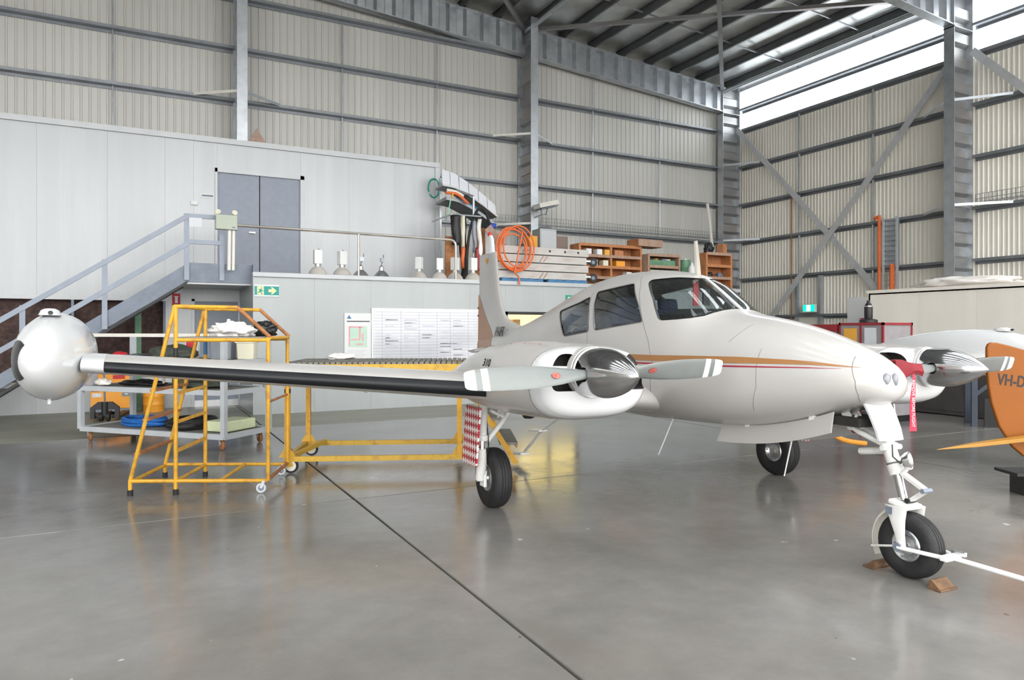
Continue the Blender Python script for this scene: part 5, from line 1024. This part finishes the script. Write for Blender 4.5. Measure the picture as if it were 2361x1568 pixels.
# right-hand end of the mezzanine
rack('open_shelf', 'open brown shelf with grey parts at the end of the mezzanine', 14.15, 15.08, 15.3, 15.7, ZM, 3.9, 3, 'wood', 'shelf', False)
t = thing('oil_drum', 'small green drum between the crate and the end shelf', 'drum', (13.93, 15.95, ZM)); MB().lathe([(0, 0), (.15, 0), (.15, .3), (.156, .31), (.15, .32), (.15, .62), (.156, .63), (.15, .64), (.15, .86), (0, .85)], n=22).build('body', 'green_post', t, True); MB().cyl((0, 0, .85), (0, 0, .9), .05, 12).build('cap', 'sign_white', t, True)
tag(MB().lathe([(0, 0), (.09, 0), (.1, .05), (.1, .6), (.04, .68), (.03, .74), (0, .74)], n=18).build('white_canister', 'sign_white', None, True, loc=(13.78, 15.5, ZM)), 'white canister in front of the green drum', 'canister')
tag(blob('engine_part', 'black', (.11, .11, .08), 23, loc=(14.4, 15.5, 3.232), amp=.5, freq=3), 'black machine part on the end shelf', 'machine part'); tag(blob('engine_part', 'steel_slate', (.1, .1, .08), 24, loc=(14.8, 15.5, 3.232), amp=.5, freq=3), 'grey machine part on the end shelf', 'machine part')
tag(blob('engine_part', 'black', (.13, .12, .17), 25, loc=(14.4, 15.5, 3.915), amp=.6, freq=3), 'dark machine part on top of the end shelf', 'machine part'); tag(MB().box((0, 0, .14), (.22, .2, .27)).build('timber_box', 'wood', None, loc=(14.85, 15.45, 3.912), rot=.3), 'small timber box on top of the end shelf', 'box')
tag(MB().tube([(17.98, 19.42, 6.25), (18.9, 19.4, 0.02)], .055, 10).build('pole', 'pipe_white', None, True), 'cream pole leaning in the far corner of the hangar', 'pole')

# --- hoses and panels hung at the end of the office wall
b = MB(); R = []
P = [(6.62, 5.72), (6.95, 5.66), (7.35, 5.46), (7.75, 5.2), (8.12, 4.93)]
pa = thing('curved_panel', 'curved white riveted panel on brackets above the hoses', 'panel', (0, 0, 0))
def arc(t): 
    k = min(int(t * 4), 3); f = t * 4 - k; a = P[k]; c = P[k + 1]; return a[0] + (c[0] - a[0]) * f, a[1] + (c[1] - a[1]) * f
for j in range(6):
    b = MB(); R = []
    for q in xs(j / 6 + .006, (j + 1) / 6 - .006, 5):
        u, z = arc(q); h = .38 - .12 * q; R.append([Vector((u, 16.55, z)), Vector((u, 16.50, z - h)), Vector((u, 16.53, z - h)), Vector((u, 16.58, z))])
    b.loft(R); b.build('skin_plate', 'paper', pa)
b = MB(); R = []
for q in xs(0, 1, 12): u, z = arc(q); h = .38 - .12 * q; R.append([Vector((u, 16.45, z - h)), Vector((u, 17.0, z - h - .03)), Vector((u, 17.0, z - h - .06)), Vector((u, 16.45, z - h - .05))])
b.loft(R); b.build('under_shelf', 'galv_rust', pa)
b = MB(); R = []
for q in xs(0.02, .95, 12): u, z = arc(q); h = .72 - .15 * q; R.append([Vector((u, 16.3, z - h)), Vector((u, 17.0, z - h - .03)), Vector((u, 17.0, z - h - .1)), Vector((u, 16.3, z - h - .08))])
b.loft(R); b.build('lower_shelf', 'galv_dark', pa)
for u, zt2 in ((6.78, 5.6), (7.45, 5.0)): MB().bar((u, 17.02, ZM), (u, 17.02, zt2), .05, .05).build('upright', 'galv', pa)
MB().tube([(6.55, 15.72, 4.47), (7.32, 15.72, 4.47)], .02, 8).build('hanging_rail', 'galv', pa, True); MB().tube([(6.55, 15.72, 4.47), (6.55, 17.0, 4.47)], .02, 8).build('arm', 'galv', pa, True); MB().tube([(7.25, 16.0, 5.0), (7.25, 16.0, ZM)], .03, 8).build('pole', 'galv', pa, True); MB().tube([(7.25, 16.0, 5.0), (7.0, 16.4, 5.2), (6.9, 17.0, 5.25)], .025, 8).build('arm', 'galv', pa, True)
def hang(name, ma, pts, r, label, cat):
    P2 = []
    for k in range(len(pts) - 1):
        for t in xs(0, 1, 9)[:-1]:
            p0 = Vector(pts[max(k - 1, 0)]); p1 = Vector(pts[k]); p2 = Vector(pts[k + 1]); p3 = Vector(pts[min(k + 2, len(pts) - 1)]); P2.append(.5 * ((2 * p1) + (p2 - p0) * t + (2 * p0 - 5 * p1 + 4 * p2 - p3) * t * t + (3 * p1 - p0 - 3 * p2 + p3) * t ** 3))
    P2.append(Vector(pts[-1])); o = MB().tube(P2, r, 8).build(name, ma, None, True); return tag(o, label, cat)
hang('black_hose', 'black_rubber', [(6.95, 15.75, ZM + .02), (6.98, 15.8, 3.5), (7.1, 15.85, 4.2), (7.3, 15.85, 4.66), (7.5, 15.85, 4.62), (7.68, 15.9, 4.2)], .035, 'thick black hose arching up beside the lamps', 'hose')
hang('green_hose', 'green_sign', [(6.70 + .15 * cos(a), 17.27, 5.38 + .24 * sin(a)) for a in xs(-2.4, 3.6, 14)], .018, 'thin green hose loop hooked at the office wall end', 'hose')
hang('green_rope', mat('cord_mint', (.25, .62, .45), .5), [(6.72, 16.2, 4.9), (6.68, 16.2, 4.7), (6.6, 16.2, 4.4)], .014, 'short mint green rope dangling below the shelf', 'rope'); hang('yellow_strap', 'card_yellow', [(6.74, 16.08, 5.05), (6.70, 16.08, 4.92)], .02, 'short yellow strap at the end of the shelf', 'strap')
hang('red_strap_roll', 'orange_rubber', [(6.62, 16.25, 5.08), (6.85, 16.2, 5.07), (7.0, 16.2, 5.0), (7.2, 16.2, 4.85)], .035, 'orange-red strap lying along the lower shelf', 'strap'); hang('blue_lead', 'blue_paint', [(6.95, 16.45, 5.0), (7.25, 16.4, 4.9), (7.6, 16.4, 4.76)], .025, 'dark blue lead lying along the lower shelf', 'lead')
hang('white_tube', 'pipe_white', [(6.68, 16.35, 5.16), (6.9, 16.3, 5.12), (7.1, 16.3, 5.04)], .05, 'fat white tube lying on the lower shelf', 'tube')
tag(blob('blue_bag', mat('bag_blue', (.04, .09, .45), .5), (.12, .1, .08), 31, loc=(7.85, 16.2, 4.28), amp=.4), 'small bright blue bundle on the lower shelf end', 'bundle')
def drape(name, ma, u, v, z1, z0, w, d, seed, label, cat):
    b = MB(); R = []
    for k, z in enumerate(xs(z1, z0, 12)):
        q = k / 11; R.append([Vector((u + (w * (.75 + .25 * sin(pi * min(1, q * 1.1 + .12)))) * cos(a) * (1 + .6 * noise.noise(Vector((a * 2, q * 3, seed)))) + .05 * noise.noise(Vector((q * 2, seed, 1))), v + d * sin(a) * (1 + .3 * noise.noise(Vector((a * 3, q * 2, seed)))), z)) for a in xs(0, 2 * pi * 15 / 16, 16)])
    b.loft(R); return tag(b.build(name, ma, None, 'all'), label, cat)
drape('hanging_jacket', 'black', 6.66, 15.72, 4.45, 3.75, .12, .1, 1, 'black padded cover hanging by the rail end', 'cover'); drape('hanging_sack', 'cream', 6.84, 15.72, 4.45, 3.7, .055, .06, 2, 'cream sack hanging beside the black cover', 'sack')
drape('hanging_harness', 'orange_rubber', 6.9, 15.85, 3.85, 3.2, .05, .05, 3, 'orange-red harness strap hanging below the cream sack', 'harness'); drape('hanging_cables', 'black', 7.06, 16.2, 4.5, ZM + .02, .09, .08, 4, 'bunch of black cables hanging behind the thick hose', 'cables'); drape('hanging_leads', 'steel_blue', 7.16, 15.75, 4.35, 3.6, .05, .05, 5, 'blue-grey leads hanging beside the cable bunch', 'leads')
drape('hanging_webbing', 'pipe_white', 7.28, 15.7, 4.4, 3.5, .05, .05, 6, 'pale webbing hanging in front of the rusty plate', 'webbing'); drape('hanging_lines', 'red_paint', 7.2, 15.62, 3.7, 3.15, .07, .05, 8, 'dark red lines hanging near the fin', 'lines')
tag(MB().bb((-.14, -.02, 0), (.14, .02, 1.1)).build('rusty_plate', 'rust', None, loc=(6.62, 15.95, ZM)), 'rusty brown plate behind the rail end', 'plate'); tag(MB().bb((-.16, -.02, 0), (.16, .02, 1.38)).build('rusty_plate', 'rust', None, loc=(7.44, 16.1, ZM)), 'rusty brown plate standing behind the fin', 'plate')
tag(MB().box((0, 0, 0), (.95, .03, .22), Matrix.Rotation(radians(48), 3, 'Y')).build('grey_plank', 'terracotta', None, loc=(7.85, 15.8, 3.88)), 'brown-grey plank leaning behind the orange cable', 'plank'); tag(blob('film_sheet', 'plastic_film', (.16, .1, .2), 33, loc=(6.8, 16.25, ZM), amp=.4), 'crumpled grey plastic sheet under the hanging hoses', 'plastic sheet')
b = MB(); PP = []
for k in range(5 * 28 + 1):
    a = 2 * pi * k / 28 + 1.2; j = k / 28; rr2 = .46 + .07 * sin(j * 2.1) ; PP.append(Vector((7.98 + .05 * sin(j * 1.9) + (rr2 * .86) * cos(a) + .03 * j, 15.42 - .02 * j, 3.68 + .04 * cos(j * 1.4) + rr2 * sin(a) * 1.05)))
PP += [Vector((8.02, 15.3, 3.1)), Vector((8.0, 15.02, 2.96)), Vector((7.99, 14.98, 2.80))]
b.tube(PP, .02, 7); tag(b.build('cable_coil', 'orange_rubber', None, True), 'large loose coil of orange cable hanging beside the fin', 'cable')
# floodlight on the wind column, terracotta pyramid, small wall bits
t = thing('flood_light', 'cream floodlight on a bracket beside the wind column', 'floodlight', (11.15, 19.15, 5.6)); b = MB(); b.loft([[Vector((x, y * k, z)) for y, z in ((-.22, -.06), (.22, -.06), (.2, .08), (-.2, .08))] for x, k in ((-.35, 1), (.35, 1))]); o = b.build('housing', 'pipe_white', t, rot=(0, -.25, 0)); MB().box((.03, 0, -.09), (.62, .38, .03), Matrix.Rotation(-.25, 3, 'Y')).build('lens', 'steel_slate', t)
MB().tube([(-.2, 0, -.1), (-.16, 0, -.3), (-.02, 0, -.3), (.05, 0, -.1)], .018, 8).build('bracket', 'steel_slate', t, True); MB().bar((-.12, 0, -.3), (-.2, .36, -.35), .04, .04).build('arm', 'galv', t)
b = MB(); b.add([(-.2, -.12, 0), (.2, -.12, 0), (.2, .12, 0), (-.2, .12, 0), (0, -.02, .36), (0, .02, .36)], [(0, 3, 2, 1), (0, 1, 4), (1, 2, 5, 4), (2, 3, 5), (3, 0, 4, 5)]); tag(b.build('warning_triangle', 'terracotta', None, loc=(2.37, VF + .15, ZF + .075), bevel=.008), 'brown wedge-shaped block standing on the office roof edge', 'wedge')
# --- right-hand side of the hangar
ld = thing('wall_ladder', 'grey steel ladder fixed to the side wall between orange pipes', 'ladder', (UR - .35, 13.75, 0)); [MB().bb((-.03, y - .03, 1.0), (.03, y + .03, 5.1)).build('stile', 'frame_grey', ld) for y in (-.22, .22)]
for k in range(27): MB().bb((-.02, -.2, 1.1 + k * .15), (.02, .2, 1.13 + k * .15)).build('rung', 'galv', ld)
MB().bb((.05, -.26, 3.6), (.07, .26, 5.05)).build('back_plate', 'galv', ld)
hang('orange_pipe', 'orange_rubber', [(UR - .4, 14.25, 5.12), (UR - .4, 14.1, 5.14), (UR - .4, 14.07, 5.0), (UR - .4, 14.07, 3.), (UR - .4, 14.07, .5)], .05, 'tall orange pipe left of the wall ladder', 'pipe'); hang('orange_pipe', 'orange_rubber', [(UR - .45, 13.62, 3.68), (UR - .45, 13.62, 2.5), (UR - .45, 13.62, .5)], .07, 'short orange pipe in front of the wall ladder', 'pipe')
tag(MB().cyl((UR - .2, 17.55, .5), (UR - .2, 17.55, 6.35), .02, 8).build('conduit', 'rust', None, True), 'thin rust-red conduit left of the exit door', 'conduit')
es = thing('exit_light', 'small lit green exit box above the side door', 'exit sign', (UR - .35, 16.65, 2.45)); MB().bb((-.05, -.24, -.13), (.05, .24, .13)).build('case', 'sign_white', es); MB().bb((-.056, -.23, -.11), (-.05, .23, .11)).build('green_panel', 'exit_glow', es); MB().bb((-.06, -.07, -.1), (-.056, .09, .1)).build('figure_panel', 'exit_white', es); MB().bar((.05, -.1, .1), (.3, -.1, .12), .03, .03).build('bracket', 'galv', es)
o = MB().bb((-.03, -.7, 0), (.03, .5, 2.56)).build('display_board', 'sign_white', None, loc=(16.5, 12.1, 0), rot=radians(-6)); tag(o, 'white board standing behind the grey crate', 'board'); MB().bar((-.034, .1, 2.0), (-.034, -.5, 2.04), .004, .02).build('red_line', 'red', o); MB().bar((-.034, -.1, 2.2), (-.034, -.45, 2.35), .004, .02).build('yellow_line', 'card_yellow', o)
cr = thing('transit_crate', 'tall grey transit crate with dark red edging and pasted papers', 'crate', (12.0, 8.41, 0)); a_, c_ = .82, .9; MB().bb((0, 0, .12), (a_, c_, 1.84)).build('body', 'crate_grey', cr); MB().bb((.02, .02, 0), (a_ - .02, c_ - .02, .12)).build('skid', 'black', cr)
for x, y in ((0, 0), (0, c_ / 2), (0, c_), (a_, 0)): MB().bb((x - .018, y - .018, .12), (x + .018, y + .018, 1.85)).build('corner_edge', 'red_paint', cr)
for y in (0, c_): MB().bb((-.02, y - .02, 1.80), (a_ + .02, y + .02, 1.845)).build('edge_strip', 'red_paint', cr)
for x in (0, a_): MB().bb((x - .02, -.02, 1.80), (x + .02, c_ + .02, 1.845)).build('edge_strip', 'red_paint', cr)
MB().bb((-.026, .12, 1.44), (-.019, .36, 1.75)).build('paper_sheet', 'paper', cr); MB().bb((-.026, .52, 1.40), (-.019, .80, 1.74)).build('yellow_card', 'card_yellow', cr)
cr2 = thing('transit_crate', 'crate with a plain dark red lid behind the grey crate', 'crate', (12.0, 9.4, 0)); MB().bb((0, 0, 0), (1.0, 1.3, 1.68)).build('body', 'crate_grey', cr2); MB().bb((-.03, -.03, 1.68), (1.03, 1.33, 1.82)).build('lid', 'red_paint', cr2)
bt = thing('pressure_bottle', 'black gas bottle on a stand on top of the grey crate', 'bottle', (12.3, 8.92, 1.85)); MB().lathe([(0, 0), (.16, 0), (.16, .05), (.1, .07), (0, .07)], n=18).build('stand', 'black', bt, True); MB().lathe([(.07, .07), (.075, .09), (.075, .30), (.05, .36), (.03, .38), (.03, .42), (0, .43)], n=18).build('bottle_body', 'black', bt, True); MB().lathe([(.076, .30), (.078, .31), (.076, .32)], n=18).build('band', 'stainless', bt, True)
tag(blob('plastic_sheet', 'plastic_film', (.42, 1.1, .13), 41, loc=(15.5, 9.0, 2.63), amp=.3, freq=2.5, seg=(44, 18)), 'crumpled white plastic sheet on top of the cream partition', 'plastic sheet')
mat('trestle_navy', (.045, .058, .08), .5, 0, .1)
ts = thing('steel_trestle', 'dark blue steel trestle standing by the cream partition', 'trestle', (13.05, 7.4, 0), radians(-50))
for x in (0, 1.1): MB().bb((x - .045, -.045, 0), (x + .045, .045, 1.05)).build('leg', 'trestle_navy', ts); MB().bb((x - .05, .5, 0), (x + .05, .6, 1.05)).build('leg', 'trestle_navy', ts)
for y in (0, .55): MB().bar((0, y, 1.02), (1.1, y, 1.02), .08, .08).build('top_beam', 'trestle_navy', ts)
MB().bar((0, 0, .55), (.5, 0, 1.0), .05, .06).build('brace', 'trestle_navy', ts); MB().bb((.15, -.02, .0), (1.0, .02, .5)).build('kick_panel', 'black', ts)
wbn = thing('shade_bench', 'long dark grey block added for the shade low along the cream partition', 'shade_bench', (14.58, 6.2, 0)); MB().bb((-.27, -4.2, .02), (.27, 4.2, 1.06)).build('shade_body', mat('bench_shade', (.075, .07, .068), .6, 0, .12), wbn); MB().bb((-.3, -4.25, 1.06), (.3, 4.25, 1.12)).build('shade_top', 'steel_slate', wbn)  # added dark block, its colour stands in for shade low on the partition
for k in range(7): MB().bb((-.285, -4.1 + k * 1.2, .1), (-.27, -2.98 + k * 1.2, 1.0)).build('shade_front', 'bench_shade', wbn)
# orange tail at the edge
OP = thing('orange_tail_aeroplane', 'tail of an orange aeroplane lettered VH-D with yellow elevator', 'aeroplane', (7.79, 4.29, 0), radians(-27.46))
b = MB(); PTS = [(.005, 1.52), (.02, 1.56), (.05, 1.575), (.11, 1.573), (.25, 1.54), (.39, 1.50), (.6, 1.43), (.75, 1.36), (.75, .36), (.5, .36), (.39, .39), (.27, .49), (.135, .70), (.054, .94), (.022, 1.12), (.005, 1.30)]
b.prism(PTS, (0, .045, 0), lambda x, z: Vector((x, 0, z))); b.build('rudder', mat('tail_orange', (.25, .075, .006), .5, 0, .05, 3., spec=.3), OP, bevel=.014)
text_part('VH-DI', .165, 'ink', OP, frame_matrix((.27, -.002, 1.172), (1, 0, -.11), (.11, 0, 1)) @ Matrix.Diagonal((.74, 1, 1, 1)), .001, 'registration', True)
b = MB(); R = []
for x, w, z0, z1 in ((.72, .05, .5, 1.3), (1.2, .16, .5, 1.35), (2.4, .35, .45, 1.5), (3.2, .42, .45, 1.55)): R.append([Vector((x, .02 + w * cos(a), (z0 + z1) / 2 + (z1 - z0) / 2 * sin(a))) for a in xs(0, 2 * pi * 19 / 20, 20)])
b.loft(R); b.build('rear_fuselage', 'tail_orange', OP, True)
b = MB(); b.add([(.75, .0, .665), (.30, -.12, .63), (-.42, -.44, .61), (-.92, -.66, .575), (-.41, -.50, .605), (.32, -.2, .622), (.8, -.12, .66)] + [(.75, .0, .62), (.30, -.12, .585), (-.42, -.44, .575), (-.92, -.66, .568), (-.41, -.50, .57), (.32, -.2, .58), (.8, -.12, .615)], [(0, 1, 2, 3, 4, 5, 6), (13, 12, 11, 10, 9, 8, 7)] + [(k, (k + 1) % 7, 7 + (k + 1) % 7, 7 + k) for k in range(7)])
b.build('elevator', mat('elev_yellow', (.36, .175, .02), .4), OP, bevel=.006)
MB().tube([(3.0, .3, .6), (2.9, .8, .3)], .04, 8).build('gear_strut', 'tail_orange', OP, True); MB().lathe([(0, -.08), (.2, -.08), (.28, 0), (.2, .08), (0, .08)], (2.9, .85, .28), (0, 1, 0), 20).build('wheel', 'tyre', OP, True)
sd = thing('tail_stand', 'low black stand supporting the orange tail', 'stand', (8.02, 4.1, 0), radians(-27.46)); MB().bb((-.09, -.1, .215), (.4, .25, .245)).build('top_plate', 'black', sd); MB().bb((.04, -.05, 0), (.35, .2, .22)).build('block', 'black', sd); MB().bb((.28, .0, .24), (.34, .1, .355)).build('pad', 'black_rubber', sd)
hang('air_hose', 'orange_steel', [(6.95, 5.95, .66), (7.15, 5.93, .58), (7.40, 5.84, .44), (7.55, 5.77, .37), (7.76, 5.66, .335)], .03, 'short orange hose hanging from the far main wheel leg', 'hose')
